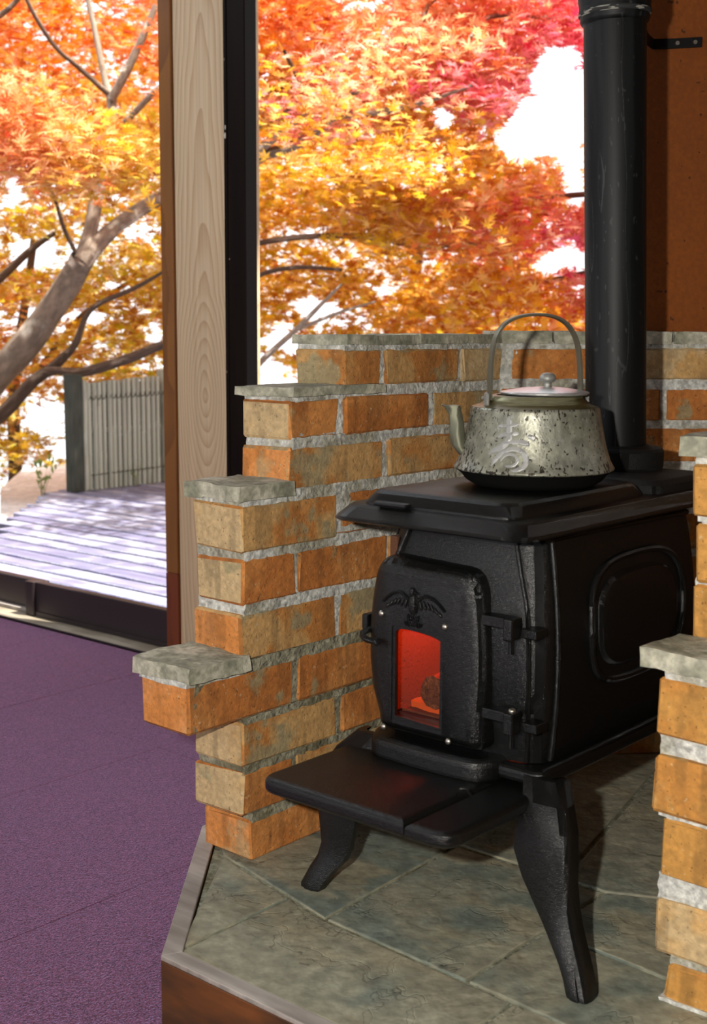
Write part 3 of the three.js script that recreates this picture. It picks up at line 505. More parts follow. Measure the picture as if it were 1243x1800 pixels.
    for (const [y, z, pin] of [[0.541, -0.845, 0], [0.425, -0.842, 1]]) {
      const h = P('hinge', merge(new RoundedBoxGeometry(0.02, 0.014, 0.046, 2, 0.002).translate(1.272, y, z - 0.006), new RoundedBoxGeometry(0.022, 0.028, 0.014, 2, 0.003).translate(1.268, y - 0.006, z + 0.012), new RoundedBoxGeometry(0.026, 0.012, 0.022, 2, 0.002).translate(1.29, y - 0.012, z + 0.03), new THREE.CylinderGeometry(0.004, 0.0035, 0.034, 10).translate(1.268, y - 0.02, z + 0.012)));
      if (pin) P('hinge_pin', new THREE.SphereGeometry(0.0048, 12, 8).scale(1, 0.7, 1).translate(1.268, y + 0.009, z + 0.012), boltMat, h, 'bright pin head');
    }
  }
  // ash shelf in two castings
  {
    const s = new THREE.Shape(); s.moveTo(1.125, -1.1); s.quadraticCurveTo(1.104, -1.097, 1.104, -1.075); s.lineTo(1.104, -0.8665); s.lineTo(1.33, -0.8665); s.lineTo(1.33, -1.1); s.closePath();
    P('ash_shelf', toTop(extrude(s, 0.006, 0.008, 0.01, 6), 0.319, 0.006));
    const t = new THREE.Shape(); t.moveTo(1.105, -0.8655); t.lineTo(1.105, -0.83); t.quadraticCurveTo(1.107, -0.803, 1.135, -0.802); t.lineTo(1.33, -0.802); t.lineTo(1.33, -0.8655); t.closePath();
    P('ash_shelf', toTop(extrude(t, 0.006, 0.007, 0.01, 6), 0.318, 0.006));
    P('shelf_catch', tube([[1.21, 0.334, -0.872], [1.212, 0.341, -0.868], [1.218, 0.342, -0.86], [1.222, 0.333, -0.855]], 0.0022, 16, 6));
  }
  // cabriole legs: an angle section whose flanges narrow to an ankle and kick out into a foot
  const leg = (kick, shift, slim) => {   // local: the corner at the origin, flanges along +x and -z; sweeps out along (-x, +z)
    const rings = [], prof = [[0, 0.04, 0.05, 0.024], [0.1, 0.068, 0.058, 0.025], [0.22, 0.087, 0.07, 0.027], [0.36, 0.093, 0.076, 0.027], [0.5, 0.0935, 0.069, 0.026], [0.62, 0.091, 0.06, 0.025], [0.72, 0.089, 0.052, 0.025], [0.8, 0.094, 0.046, 0.025], [0.87, 0.104, 0.04, 0.025], [0.93, 0.111, 0.037, 0.026], [0.98, 0.117, 0.036, 0.026], [1, 0.117, 0.034, 0.024]];
    for (const [t, o, w0, v] of prof) {
      const low = smooth(0.45, 1, t), y = -t * 0.2218, f = (o + kick * low) * 0.7071, w = w0 * (1 - slim * smooth(0.3, 0.8, t)), th = 0.009 + 0.007 * smooth(0.6, 0.9, t), c = [-f, f + shift * low];
      const ring = [[v, 0], [v * 0.5, 0.0012], [0.008, 0.0005], [0.0025, -0.0005], [-0.0005, -0.0035], [-0.0012, -0.009], [-0.0035, -w * 0.35], [-0.0035, -w * 0.7], [0.0005, -w], [th, -w], [th, -w * 0.5], [th, -th - 0.004], [th + 0.004, -th], [Math.max(v * 0.7, th + 0.006), -th], [v, -th]];
      rings.push(ring.map(([a, b]) => [c[0] + a, y, c[1] + b]));
    }
    return skin(rings, { crease: 0.9 });
  };
  const LX = 1.318, LZ = SZ + 0.132;
  const corner = [[LX, LZ, 1, 1], [LX, 2 * SZ - LZ, 1, -1], [1.72, LZ, -1, 1], [1.72, 2 * SZ - LZ, -1, -1]];
  for (const [x, z, fx, fz] of corner) {
    const g = (fx > 0 && fz > 0 ? leg(0.026, 0.016, 0.22) : leg(0, 0, 0)).scale(fx, 1, fz); if (fx * fz < 0) { const p = g.attributes.position.array, n = g.attributes.normal.array; for (let i = 0; i < p.length; i += 9) for (let k = 0; k < 3; k++) { [p[i + k], p[i + 3 + k]] = [p[i + 3 + k], p[i + k]]; [n[i + k], n[i + 3 + k]] = [n[i + 3 + k], n[i + k]]; } }
    P('leg', g.translate(x, 0.3496, z));
  }
}
{ // fire: glowing embers with a light above them, and two logs
  const e = sh(new THREE.Mesh(roughBox(1.326, 1.46, 0, 0.008, -1.032, -0.85, 0.01, 0.005, 95, 60).translate(0, 0.3868, 0), std({ color: new THREE.Color().setRGB(0.1, 0.03, 0.01), emissive: new THREE.Color().setRGB(1, 0.12, 0.01), emissiveIntensity: 0.35, roughness: 1 })));
  e.name = 'embers'; scene.add(tag(e, 'red glowing ember bed inside the stove behind the glass', 'embers', undefined, 'stuff'));
  const l = new THREE.PointLight(new THREE.Color().setRGB(1, 0.07, 0.004), 0.2, 0, 2); l.position.set(1.36, 0.545, -0.95); l.shadow.radius = 1; l.castShadow = true; scene.add(l);
  const bark = std({ map: tex(256, 256, (u, v) => mix([120, 84, 58], [70, 44, 28], fbm(u, v, 16, 4, 970)).map((x) => x * (0.7 + 0.6 * fbm(u, v, 40, 3, 975)))), bumpMap: grain, bumpScale: 0.01, roughness: 1 });
  const log = (name, label, g, m, y) => { const o = sh(new THREE.Mesh(g, m)); o.name = numbered(name); scene.add(tag(o, label, 'firewood')); return o; };
  const round = (r, len, sd) => { const g = mergeVertices(new THREE.CylinderGeometry(r, r * 1.05, len, 26, 10).rotateZ(Math.PI / 2).deleteAttribute('uv').deleteAttribute('normal')), p = g.attributes.position; for (let i = 0; i < p.count; i++) { const x = p.getX(i), y = p.getY(i), z = p.getZ(i), k = 0.82 + 0.36 * fbm(Math.atan2(y, z) / 6.2832 + 0.5, x * 3 + 0.5, 13, 3, sd, 5); p.setXYZ(i, x + 0.006 * (vn(y * 300 + 60, z * 300 + 60, 999, 999, sd) - 0.5), y * k, z * k); } g.computeVertexNormals(); return boxUV(toCreasedNormals(g, 0.6), 0, 0, 6); };
  log('firewood_log', 'rough barked log lying on the embers behind the stove glass', round(0.0225, 0.13, 1400).translate(1.382, 0.4155, -0.984), bark);
  log('firewood_split', 'pale split firewood piece leaning right of the barked log', roughBox(1.322, 1.45, 0.3945, 0.441, -0.952, -0.928, 0.008, 0.004, 98, 30), std({ color: new THREE.Color().setRGB(0.4, 0.2, 0.09), roughness: 0.95, bumpMap: grain, bumpScale: 0.004 }));
}

// ---------------------------------------------------------------- stove pipe
{
  const sp = thing('stove_pipe', 'tall black stove pipe with a wider top sleeve', 'stove pipe', [1.7, 0.722, SZ - 0.005]);
  sp.rotation.set(0, -YAW, 0); sp.rotateZ(0.036);
  const lathe = (pts, n = 48) => new THREE.LatheGeometry(pts.map(([a, b]) => new THREE.Vector2(a, b)), n);
  const pipeUV = (g) => { const uv = g.attributes.uv, p = g.attributes.position; for (let i = 0; i < uv.count; i++) uv.setXY(i, uv.getX(i) + 0.2, p.getY(i) * 1.3); return g; };
  part('pipe', pipeUV(lathe([[0.043, 0], [0.0442, 0.002], [0.0442, 0.62], [0.043, 0.64], [0.043, 0.66]])), pipeMat, sp);
  part('sleeve', pipeUV(lathe([[0.044, 0.598], [0.0475, 0.6], [0.049, 0.604], [0.0488, 0.61], [0.0508, 0.612], [0.0508, 0.618], [0.0502, 0.622], [0.0518, 0.632], [0.0518, 1.5], [0.044, 1.5]])), pipeMat, sp);
  const seal = lathe([[0.0488, 0.609], [0.0511, 0.6105], [0.0515, 0.613], [0.0508, 0.6155], [0.0488, 0.616]]);
  part('seal_band', seal, std({ map: tex(256, 64, (u, v) => mix([40, 42, 42], [150, 148, 138], smooth(0.5, 0.62, fbm(u, v, 24, 4, 990, 3)))), roughness: 0.8 }), sp, 'pale sealing cement round the joint');
  const br = thing('pipe_bracket', 'small black steel bracket screwed to the brown wall beside the pipe', 'bracket', [1.76, 1.35, -0.94]);
  const n = V(0.7071, 0, -0.7071), a = V(2.135, 1.392, -1.126), dir = V(0.7071, 0, 0.7071), pts = [V(1.752, 1.395, -0.985), V(1.95, 1.395, -1.066), V(2.085, 1.389, -1.12), V(2.12, 1.387, -1.127), V(2.146, 1.389, -1.1045), V(2.184, 1.393, -1.0665)];
  const rings = pts.map((p, i) => { const t = (pts[Math.min(i + 1, pts.length - 1)].clone().sub(pts[Math.max(i - 1, 0)])).setY(0).normalize(), q = V(-t.z, 0, t.x); return [[-1, 1], [1, 1], [1, -1], [-1, -1]].map(([u, w]) => [p.x + q.x * u * 0.0018, p.y + w * 0.0085, p.z + q.z * u * 0.0018]); });
  wpart('bracket_arm', skin(rings, { crease: 0.3 }), ironDull, br);
  for (const p of [V(2.1525, 1.3895, -1.0985), V(2.175, 1.392, -1.076)]) { const s = wpart('screw', new THREE.CylinderGeometry(0.0036, 0.004, 0.003, 12).rotateX(Math.PI / 2).rotateY(-Math.PI / 4).translate(p.x - 0.0026, p.y, p.z + 0.0026), boltMat, br); }
}

// ---------------------------------------------------------------- kettle
{
  const k = thing('kettle', 'wide grey iron kettle with a raised character and hoop handle on the stove', 'kettle', [1.415, 0.6905, -0.902], { turn: -YAW });
  const L2 = (pts, n = 72) => new THREE.LatheGeometry(pts.map(([a, b]) => new THREE.Vector2(a, b)), n);
  const prof = [[0.1005, 0.0212], [0.1035, 0.0225], [0.1035, 0.0245], [0.1015, 0.0275], [0.098, 0.034], [0.0948, 0.044], [0.0918, 0.055], [0.089, 0.067], [0.0866, 0.079], [0.0845, 0.09], [0.0832, 0.0985], [0.0822, 0.1012], [0.08, 0.1024]];
  const body = L2(prof, 96); { const uv = body.attributes.uv, p = body.attributes.position; for (let i = 0; i < uv.count; i++) uv.setY(i, p.getY(i) * 4); }
  part('body', body, kettleMat, k);
  part('base', L2([[0, 0.0], [0.066, 0.0], [0.078, 0.002], [0.088, 0.008], [0.0935, 0.015], [0.1005, 0.0208], [0.1015, 0.0216]]), sootMat, k, 'soot black rounded bottom');
  part('shoulder', L2([[0.081, 0.1022], [0.076, 0.1035], [0.071, 0.1055], [0.066, 0.1085], [0.0622, 0.112], [0.06, 0.1155], [0.0585, 0.1165], [0.05, 0.1165]]), kettleOlive, k);
  const lid = part('lid', L2([[0, 0.1215], [0.054, 0.1205], [0.0565, 0.122], [0.0572, 0.1235], [0.056, 0.1248], [0.045, 0.1268], [0.03, 0.1292], [0.012, 0.1306], [0, 0.1308]]).translate(0.012, -0.0035, 0), lidMat, k);
  part('knob', L2([[0, 0.1295], [0.007, 0.1302], [0.0052, 0.1325], [0.005, 0.1365], [0.0085, 0.1378], [0.0108, 0.1412], [0.0108, 0.1432], [0.009, 0.1468], [0.006, 0.1488], [0, 0.1495]], 24).translate(0.0155, -0.004, 0), kettleSmooth, lid);
  // spout, a short beak on the left
  {
    const rings = [[-0.088, 0.036, 0.009, 0.012], [-0.097, 0.05, 0.011, 0.0125], [-0.1, 0.066, 0.0105, 0.0105], [-0.101, 0.08, 0.0095, 0.009], [-0.1025, 0.0905, 0.0088, 0.008], [-0.1045, 0.0985, 0.0088, 0.0078], [-0.106, 0.1025, 0.0095, 0.008], [-0.1062, 0.103, 0.0075, 0.006], [-0.104, 0.096, 0.006, 0.005]].map(([x, y, a, b], i) => { const o = []; for (let j = 0; j < 20; j++) { const t = j / 20 * Math.PI * 2, lip = i >= 5 && i <= 7 ? Math.max(0, -Math.cos(t)) ** 3 * 0.006 * (i === 5 ? 0.4 : 1) : 0; o.push([x + a * Math.cos(t) - lip, y + 0.25 * a * Math.cos(t) * (i < 3 ? -1 : 0.05) + lip * 0.15, b * Math.sin(t)]); } return o; });
    part('spout', skin(rings.map((r) => r.slice().reverse()), { crease: 0.9 }), std({ map: kettleTex, metalness: 0.5, roughness: 0.55, color: new THREE.Color().setRGB(0.85, 0.85, 0.75) }), k);
  }
  // handle hoop from two lugs
  {
    const px = [[327, 625], [328, 560], [328, 480], [332, 390], [341, 300], [366, 215], [420, 145], [500, 103], [580, 86], [650, 82], [720, 85], [800, 104], [870, 145], [925, 215], [955, 300], [968, 390], [975, 480], [980, 560], [982, 610]].map(([x, y]) => V((x - 652) * 0.000201, 0.0195 + (1085 - y) * 0.000199, 0));
    const cv = new THREE.CatmullRomCurve3(px), rings = [], N = 70;
    for (let i = 0; i <= N; i++) { const c = cv.getPoint(i / N), t = cv.getTangent(i / N), n = V(-t.y, t.x, 0), o = []; for (let j = 0; j < 12; j++) { const a = j / 12 * Math.PI * 2, w = 0.0058 * Math.sign(Math.cos(a)) * Math.pow(Math.abs(Math.cos(a)), 0.5), h = 0.0021 * Math.sign(Math.sin(a)) * Math.pow(Math.abs(Math.sin(a)), 0.7); o.push([c.x + n.x * h, c.y + n.y * h, w]); } rings.push(o); }
    const g = skin(rings, { crease: 0.7 }).rotateY(0.35); part('handle', g, std({ color: new THREE.Color().setRGB(0.2, 0.19, 0.14), metalness: 0.7, roughness: 0.45, bumpMap: grain, bumpScale: 0.0008 }), k);
    for (const s of [-1, 1]) part('lug', merge(new RoundedBoxGeometry(0.004, 0.016, 0.01, 2, 0.0015).translate(s * 0.072, 0.112, 0.0055), new RoundedBoxGeometry(0.004, 0.016, 0.01, 2, 0.0015).translate(s * 0.0655, 0.113, -0.0055), new THREE.CylinderGeometry(0.002, 0.002, 0.016, 8).rotateZ(Math.PI / 2).translate(s * 0.068, 0.114, 0)).rotateY(0.35), kettleSmooth, k);
  }
  // the raised brush-written character for long life
  {
    const strokes = [
      [[[645, 318], [648, 400], [648, 480], [640, 560], [590, 622], [510, 672], [430, 722]], [26, 28, 30, 30, 30, 26, 10]],
      [[[535, 438], [600, 425], [680, 412], [745, 400]], [14, 20, 22, 14]],
      [[[535, 545], [600, 512], [680, 500], [742, 492]], [14, 22, 26, 16]],
      [[[560, 600], [640, 585], [740, 580], [810, 590], [845, 610]], [14, 24, 27, 28, 22]],
      [[[830, 520], [868, 528], [895, 555]], [22, 28, 22]],
      [[[455, 845], [500, 775], [570, 700], [660, 655], [740, 660], [800, 710], [812, 770], [775, 830], [700, 862], [640, 868]], [10, 20, 22, 24, 27, 30, 30, 26, 20, 8]],
      [[[555, 790], [580, 740], [640, 705], [705, 720], [725, 765], [690, 812], [630, 825], [590, 820]], [10, 13, 15, 17, 17, 15, 13, 8]],
    ];
    const M = 0.0001185, rAt = (y) => { for (let i = 1; i < prof.length; i++) if (prof[i][1] >= y) { const a = prof[i - 1], b = prof[i], t = (y - a[1]) / (b[1] - a[1] || 1); return a[0] + (b[0] - a[0]) * t; } return 0.08; };
    const gs = strokes.map(([pts, ws]) => {
      const cv = new THREE.CatmullRomCurve3(pts.map(([x, y]) => V((x - 1000) * M, 0.0235 + (905 - y) * M * 1.02, 0))), N = 40, rings = [];
      for (let i = 0; i <= N; i++) {
        const c = cv.getPoint(i / N), t = cv.getTangent(i / N), n = V(-t.y, t.x, 0), f = i / N * (ws.length - 1), q = Math.min(ws.length - 2, Math.floor(f)), w = (ws[q] + (ws[q + 1] - ws[q]) * (f - q)) * 1.08 * M * Math.sqrt(clamp(Math.min(i, N - i) / 4, 0.05, 1)), o = [];
        for (let j = 0; j < 10; j++) { const a = j / 10 * Math.PI * 2, u = w * Math.cos(a), lift = 0.0013 * Math.sin(a) * Math.min(1, w / 0.002) - 0.0004, x = c.x + n.x * u, y = c.y + n.y * u, r = rAt(y), th = Math.asin(clamp(x / r, -1, 1)); o.push([(r + lift) * Math.sin(th), y, (r + lift) * Math.cos(th)]); }
        rings.push(o);
      }
      return skin(rings, { crease: 1.0 });
    });
    part('raised_character', merge(gs), std({ color: new THREE.Color().setRGB(0.36, 0.36, 0.345), metalness: 0.4, roughness: 0.5 }), k, 'smooth raised brush-written character');
  }
}

// ---------------------------------------------------------------- outside: ground, deck, fence
const deckTex = tex(512, 512, (u, v) => { const g = fbm(u, v, 60, 4, 1000, 4), a = fbm(u, v, 5, 4, 1010, 4); return mix([166, 168, 190], [126, 126, 158], smooth(0.35, 0.65, a)).map((x) => x * (0.8 + 0.4 * g)); });
const deckMat = std({ map: deckTex, roughness: 0.38, bumpMap: grain, bumpScale: 0.001 });
{
  const s = new THREE.Shape(); [[2.45, -3.85], [2.45, -4.9], [3.42, -5.09], [4.3, -6.38], [5.02, -7.18], [5.5, -7.2], [7, -6.4], [7, -5.6], [4.15, -5.57]].forEach(([x, z], i) => i ? s.lineTo(x, -z) : s.moveTo(x, -z)); s.closePath();
  const g = new THREE.ExtrudeGeometry(s, { depth: 0.12, bevelEnabled: false }).rotateX(-Math.PI / 2).translate(0, -0.16, 0);
  const m = sh(new THREE.Mesh(boxUV(g, 0, 0, 1.5), std({ map: tex(256, 256, (u, v) => { const k = 0.85 + 0.3 * fbm(u, v, 20, 4, 1020); return [236 * k, 236 * k, 236 * k]; }), roughness: 0.9 })));
  m.name = 'path'; scene.add(tag(m, 'pale sunlit stone terrace beyond the wooden deck', 'terrace', undefined, 'structure'));
  const hg = new THREE.PlaneGeometry(60, 50, 60, 50).rotateX(-Math.PI / 2); const p = hg.attributes.position;
  for (let i = 0; i < p.count; i++) { const x = p.getX(i) + 22, z = p.getZ(i) - 16, d = Math.hypot(x - 2, z + 3); p.setXYZ(i, x, -0.4 - 0.24 * Math.max(0, d - 4) + 0.5 * (fbm(x / 60 + 2, z / 60 + 2, 8, 3, 1030) - 0.5), z); }
  hg.computeVertexNormals();
  const hill = sh(new THREE.Mesh(hg, std({ map: tex(256, 256, (u, v) => mix([120, 80, 30], [86, 80, 40], smooth(0.4, 0.6, fbm(u, v, 12, 4, 1040))).map((x) => x * (0.7 + 0.6 * fbm(u, v, 60, 2, 1045))), true, 20), roughness: 1 })));
  hill.name = 'ground'; scene.add(tag(hill, 'hillside of fallen leaves dropping away under the maples', 'ground', undefined, 'structure'));
}
{
  const d = thing('deck', 'weathered grey wooden deck of parallel boards outside the door', 'deck', [3.2, 0, -3.8]);
  const X0 = 2.44, pitch = 0.1075;
  for (let i = 0; i < 25; i++) {
    const x0 = X0 + i * pitch, x1 = x0 + pitch - 0.024, xm = (x0 + x1) / 2, zEnd = xm > 4.03 ? -5.5 : -(xm + 1.5) + rr(-0.03, 0.03);
    wpart('deck_board', boxUV(stoneBox(x0, x1, 0.022, 0.05 + rr(-0.001, 0.001), zEnd, -1.6, 0.003, 0.001), rnd(), rnd(), 1.6).rotateY(0), deckMat, d);
  }
  for (const [z0, z1] of [[-2.1, -2.0], [-3.2, -3.1], [-3.9, -3.8]]) wpart('joist', boxUV(stoneBox(2.44, 5.1, -0.04, 0.02, z0, z1, 0.002, 0)), darkWoodMat, d);
}
{
  const Z = -5.36, f = thing('bamboo_fence', 'grey weathered bamboo fence panel between posts beside the deck', 'fence', [4.38, 0.05, Z]);
  const bamboo = [0, 1, 2].map((i) => std({ map: tex(64, 512, (u, v) => { const k = 0.8 + 0.4 * fbm(u, v, 16, 3, 1100 + i * 9, 3); return mix([186, 186, 168], [156, 160, 142], fbm(u, v, 3, 3, 1105 + i * 9, 4)).map((x) => x * k); }), roughness: 0.6 }));
  const postM = std({ map: tex(128, 512, (u, v) => { const k = 0.7 + 0.6 * fbm(u, v, 24, 4, 1130, 4); return mix([72, 74, 64], [44, 50, 42], fbm(u, v, 3, 3, 1135, 4)).map((x) => x * k); }), roughness: 0.85 });
  wpart('post', boxUV(stoneBox(4.035, 4.105, 0.052, 0.655, Z - 0.045, Z + 0.03, 0.004, 0.001), 0, 0, 3), postM, f);
  wpart('post', boxUV(stoneBox(4.655, 4.73, 0.052, 0.67, Z - 0.045, Z + 0.03, 0.004, 0.001), 0.4, 0, 3), bamboo[2], f, 'paler grey post');
  wpart('stile_board', boxUV(stoneBox(4.106, 4.14, 0.053, 0.625, Z - 0.02, Z + 0.02, 0.006, 0.001), 0.2, 0, 3), bamboo[1], f);
  for (let i = 0; i < 15; i++) {
    const x = 4.158 + i * 0.0328 + rr(-0.002, 0.002), r = rr(0.0115, 0.014), top = 0.612 + i * 0.0016 + rr(-0.004, 0.004), pts = [], n0 = rr(0.05, 0.22); let nodes = [];
    for (let y = 0.05 + n0; y < top; y += rr(0.16, 0.24)) nodes.push(y);
    const ys = new Set([0.045, top - 0.002, top]); for (const y of nodes) for (const q of [-0.006, -0.002, 0.002, 0.006]) ys.add(y + q);
    const ar = [...ys].map((y) => Math.max(y, 0.053)).filter((y) => y <= top).sort((a, b) => a - b); pts.push(new THREE.Vector2(0.0001, ar[0]));
    for (const y of ar) { const nd = nodes.find((q) => Math.abs(q - y) < 0.0065); pts.push(new THREE.Vector2(r * (nd === undefined ? 1 : Math.abs(nd - y) < 0.003 ? 1.09 : 0.97), y)); }
    pts.push(new THREE.Vector2(0.0001, top));
    wpart('bamboo_pole', new THREE.LatheGeometry(pts, 10).translate(x, 0, Z + 0.004 + rr(-0.003, 0.003)), bamboo[i % 3], f);
  }
  const backM = std({ color: new THREE.Color().setRGB(0.035, 0.036, 0.028), roughness: 0.9 });
  for (let i = 0; i < 15; i++) wpart('backing_pole', new THREE.CylinderGeometry(0.012, 0.012, 0.55, 8).translate(4.1745 + i * 0.0328, 0.33, Z - 0.045), backM, f);
  for (const y of [0.131, 0.36, 0.535]) wpart('cross_pole', new THREE.CylinderGeometry(0.012, 0.012, 0.6, 10).rotateZ(Math.PI / 2).translate(4.38, y, Z - 0.02), bamboo[1], f);
  const rope = std({ color: new THREE.Color().setRGB(0.06, 0.055, 0.04), roughness: 1 });
  for (const [y, q] of [[0.533, 0.014], [0.131, 0.003]]) { const pts = []; for (let i = 0; i <= 60; i++) { const t = i / 60, x = 4.12 + t * 0.54, ph = (x - 4.158) / 0.0328 * Math.PI * 2; pts.push(V(x, y + t * 0.01 + q * Math.sin(ph), Z + 0.012 + 0.008 * Math.cos(ph))); } wpart('lashing', new THREE.TubeGeometry(new THREE.CatmullRomCurve3(pts), 300, 0.0022, 5), rope, f, 'dark twine lashing'); }
}
{
  // small weeds by the fence foot
  const leafG = (() => { const s = new THREE.Shape(); s.moveTo(0, 0); s.quadraticCurveTo(0.35, 0.4, 0, 1); s.quadraticCurveTo(-0.35, 0.4, 0, 0); return new THREE.ShapeGeometry(s, 4); })();
  const green = phy({ color: new THREE.Color().setRGB(0.2, 0.28, 0.06), roughness: 0.9, transmission: 0.3, thickness: 0, side: THREE.DoubleSide }), stemM = std({ color: new THREE.Color().setRGB(0.16, 0.16, 0.07), roughness: 0.9 });
  const weed = (label, x, y, z, h, n) => {
    const w = thing('weed', label, 'plant', [x, y, z]);
    for (let i = 0; i < n; i++) {
      const a = rnd() * 6.28, b = rr(0.1, 0.4) * h, top = V(Math.cos(a) * b, h * rr(0.6, 1), Math.sin(a) * b), mid = V(top.x * 0.3, top.y * 0.6, top.z * 0.3);
      const stem = part('stem', limb([V(0, -0.01, 0), mid, top], [0.0016, 0.0012, 0.0007], 8, 5), stemM, w);
      for (let k = 0; k < 5; k++) { const t = rr(0.35, 1), p = new THREE.CatmullRomCurve3([V(0, 0, 0), mid, top]).getPoint(t), s = rr(0.02, 0.04) * h / 0.22, m = part('leaf', leafG, green, stem); m.position.copy(p); m.rotation.set(rr(-1, 1), rnd() * 6.28, rr(-1.2, 1.2)); m.scale.setScalar(s); }
    }
  };
  weed('thin green weed growing left of the dark fence post', 3.93, -0.04, -5.46, 0.26, 7);
  weed('small yellow green sprig growing up in front of the bamboo poles', 4.43, 0.052, -5.32, 0.13, 3);
}

// ---------------------------------------------------------------- maples
const barkTex = tex(256, 512, (u, v) => { const a = fbm(u, v, 6, 4, 1200, 5), k = 0.7 + 0.6 * fbm(u, v, 30, 4, 1210, 10); return mix([136, 122, 108], [200, 196, 182], smooth(0.5, 0.7, a)).map((x) => x * k); });
const barkMat = std({ map: barkTex, bumpMap: grain, bumpScale: 0.004, roughness: 0.95 });
const darkBark = std({ map: barkTex, color: new THREE.Color().setRGB(0.42, 0.34, 0.3), bumpMap: grain, bumpScale: 0.004, roughness: 0.95 });
const paleBark = std({ map: barkTex, color: new THREE.Color().setRGB(1.5, 1.5, 1.45), bumpMap: grain, bumpScale: 0.004, roughness: 0.95 });
const leafGeo = (() => {   // palmate leaf of seven lobes, a little cupped; unit radius, stalk at the origin
  const tips = [[0, 1], [38, 0.93], [-38, 0.93], [76, 0.76], [-76, 0.76], [118, 0.45], [-118, 0.45]].sort((a, b) => a[0] - b[0]), ring = [[-158, 0.1]];
  tips.forEach(([a, r], i) => { ring.push([a - 9, r * 0.55], [a, r], [a + 9, r * 0.55]); if (i < tips.length - 1) ring.push([(a + tips[i + 1][0]) / 2, 0.27]); });
  ring.push([158, 0.1]);
  const pos = [0, 0.18, 0], idx = [];
  for (const [a, r] of ring) { const t = a * Math.PI / 180; pos.push(Math.sin(t) * r, Math.cos(t) * r + 0.18, -0.22 * r * r + 0.03); }
  for (let i = 1; i < ring.length; i++) idx.push(0, i + 1, i);
  const g = new THREE.BufferGeometry(); g.setAttribute('position', new THREE.Float32BufferAttribute(pos, 3)); g.setAttribute('uv', new THREE.Float32BufferAttribute(new Float32Array(pos.length / 3 * 2), 2)); g.setIndex(idx); g.computeVertexNormals();
  return g;
})();
// leaf colours by where on the slope the crown hangs: redder where sun-struck on top, golden below (sRGB)
const HUES = [
  [60, 40, 226, 96, 10], [200, 60, 236, 120, 16], [270, 30, 235, 90, 60], [40, 190, 252, 128, 84], [110, 230, 252, 160, 96], [60, 290, 252, 136, 100], [200, 290, 250, 190, 50], [270, 320, 250, 190, 60], [120, 130, 226, 110, 10],
  [60, 400, 226, 170, 16], [230, 420, 220, 166, 14], [120, 520, 222, 150, 18], [40, 560, 226, 120, 30], [220, 560, 224, 150, 14], [60, 640, 220, 130, 20], [240, 620, 214, 128, 16], [60, 800, 224, 150, 20],
  [480, 40, 240, 96, 60], [560, 20, 240, 80, 40], [620, 60, 248, 130, 120], [720, 90, 250, 150, 90], [850, 40, 246, 110, 70], [960, 60, 242, 90, 110], [1010, 90, 232, 50, 80], [830, 150, 244, 70, 100], [640, 150, 250, 140, 80], [900, 130, 246, 110, 120],
  [500, 120, 246, 150, 40], [560, 170, 246, 110, 110], [700, 220, 236, 110, 30], [820, 230, 226, 90, 30], [500, 300, 222, 120, 14], [600, 320, 228, 140, 14], [720, 320, 232, 150, 14], [650, 370, 226, 176, 20], [820, 300, 230, 120, 30], [960, 260, 236, 110, 60],
  [560, 420, 214, 136, 14], [800, 390, 240, 110, 70], [900, 400, 244, 90, 90], [960, 410, 240, 80, 80], [880, 340, 236, 120, 30], [740, 430, 226, 150, 16], [980, 330, 240, 110, 70], [640, 480, 220, 130, 12], [480, 520, 218, 140, 14], [800, 480, 228, 120, 18], [940, 520, 244, 150, 24], [1000, 460, 236, 70, 110], [760, 550, 232, 110, 40], [600, 560, 214, 140, 14], [880, 560, 246, 160, 24], [540, 640, 220, 150, 16],
];
const GAPS = [[985, 165, 62, 70], [1000, 215, 60, 50], [915, 255, 45, 26], [985, 465, 50, 24], [1015, 330, 30, 30], [985, 105, 40, 18], [960, 215, 60, 45], [785, 215, 26, 16], [640, 12, 34, 12], [60, 455, 45, 30], [148, 452, 26, 22], [30, 340, 22, 26], [112, 735, 40, 26], [62, 745, 22, 18], [118, 795, 20, 20], [30, 700, 16, 14], [235, 410, 22, 18], [150, 560, 40, 14], [60, 560, 30, 12], [490, 600, 36, 22], [555, 540, 44, 16], [530, 610, 34, 16], [480, 660, 36, 18], [670, 520, 16, 12], [200, 510, 24, 12], [265, 590, 26, 16], [1010, 290, 30, 20]];
const cache = new Map();
const leafMats = []; const leafMat = (key, c) => { if (!cache.has(key)) { const m = phy({ color: c, roughness: 0.95, specularIntensity: 0.5, transmission: 0.55, thickness: 0, side: THREE.DoubleSide }); cache.set(key, m); } return cache.get(key); };
const white = phy({ color: 0xffffff, roughness: 0.95, specularIntensity: 0.5, transmission: 0.55, thickness: 0, side: THREE.DoubleSide });
function hueAt(px, py) {
  let w = 0, c = [0, 0, 0];
  for (const [x, y, r, g, b] of HUES) { const q = 1 / Math.pow(((x - px) ** 2 + (y - py) ** 2) / 3600 + 0.15, 2); w += q; c[0] += r * q; c[1] += g * q; c[2] += b * q; }
  return c.map((v) => v / w);
}
const gapOf = (x, y) => GAPS.some(([a, b, rx, ry]) => ((x - a) / rx) ** 2 + ((y - b) / ry) ** 2 < 1);
const inGap = (x, y) => gapOf(x + 44 * (fbm(x / 1000 + 3, y / 1000 + 3, 22, 2, 1300) - 0.5), y + 44 * (fbm(x / 1000 + 3, y / 1000 + 3, 22, 2, 1310) - 0.5));
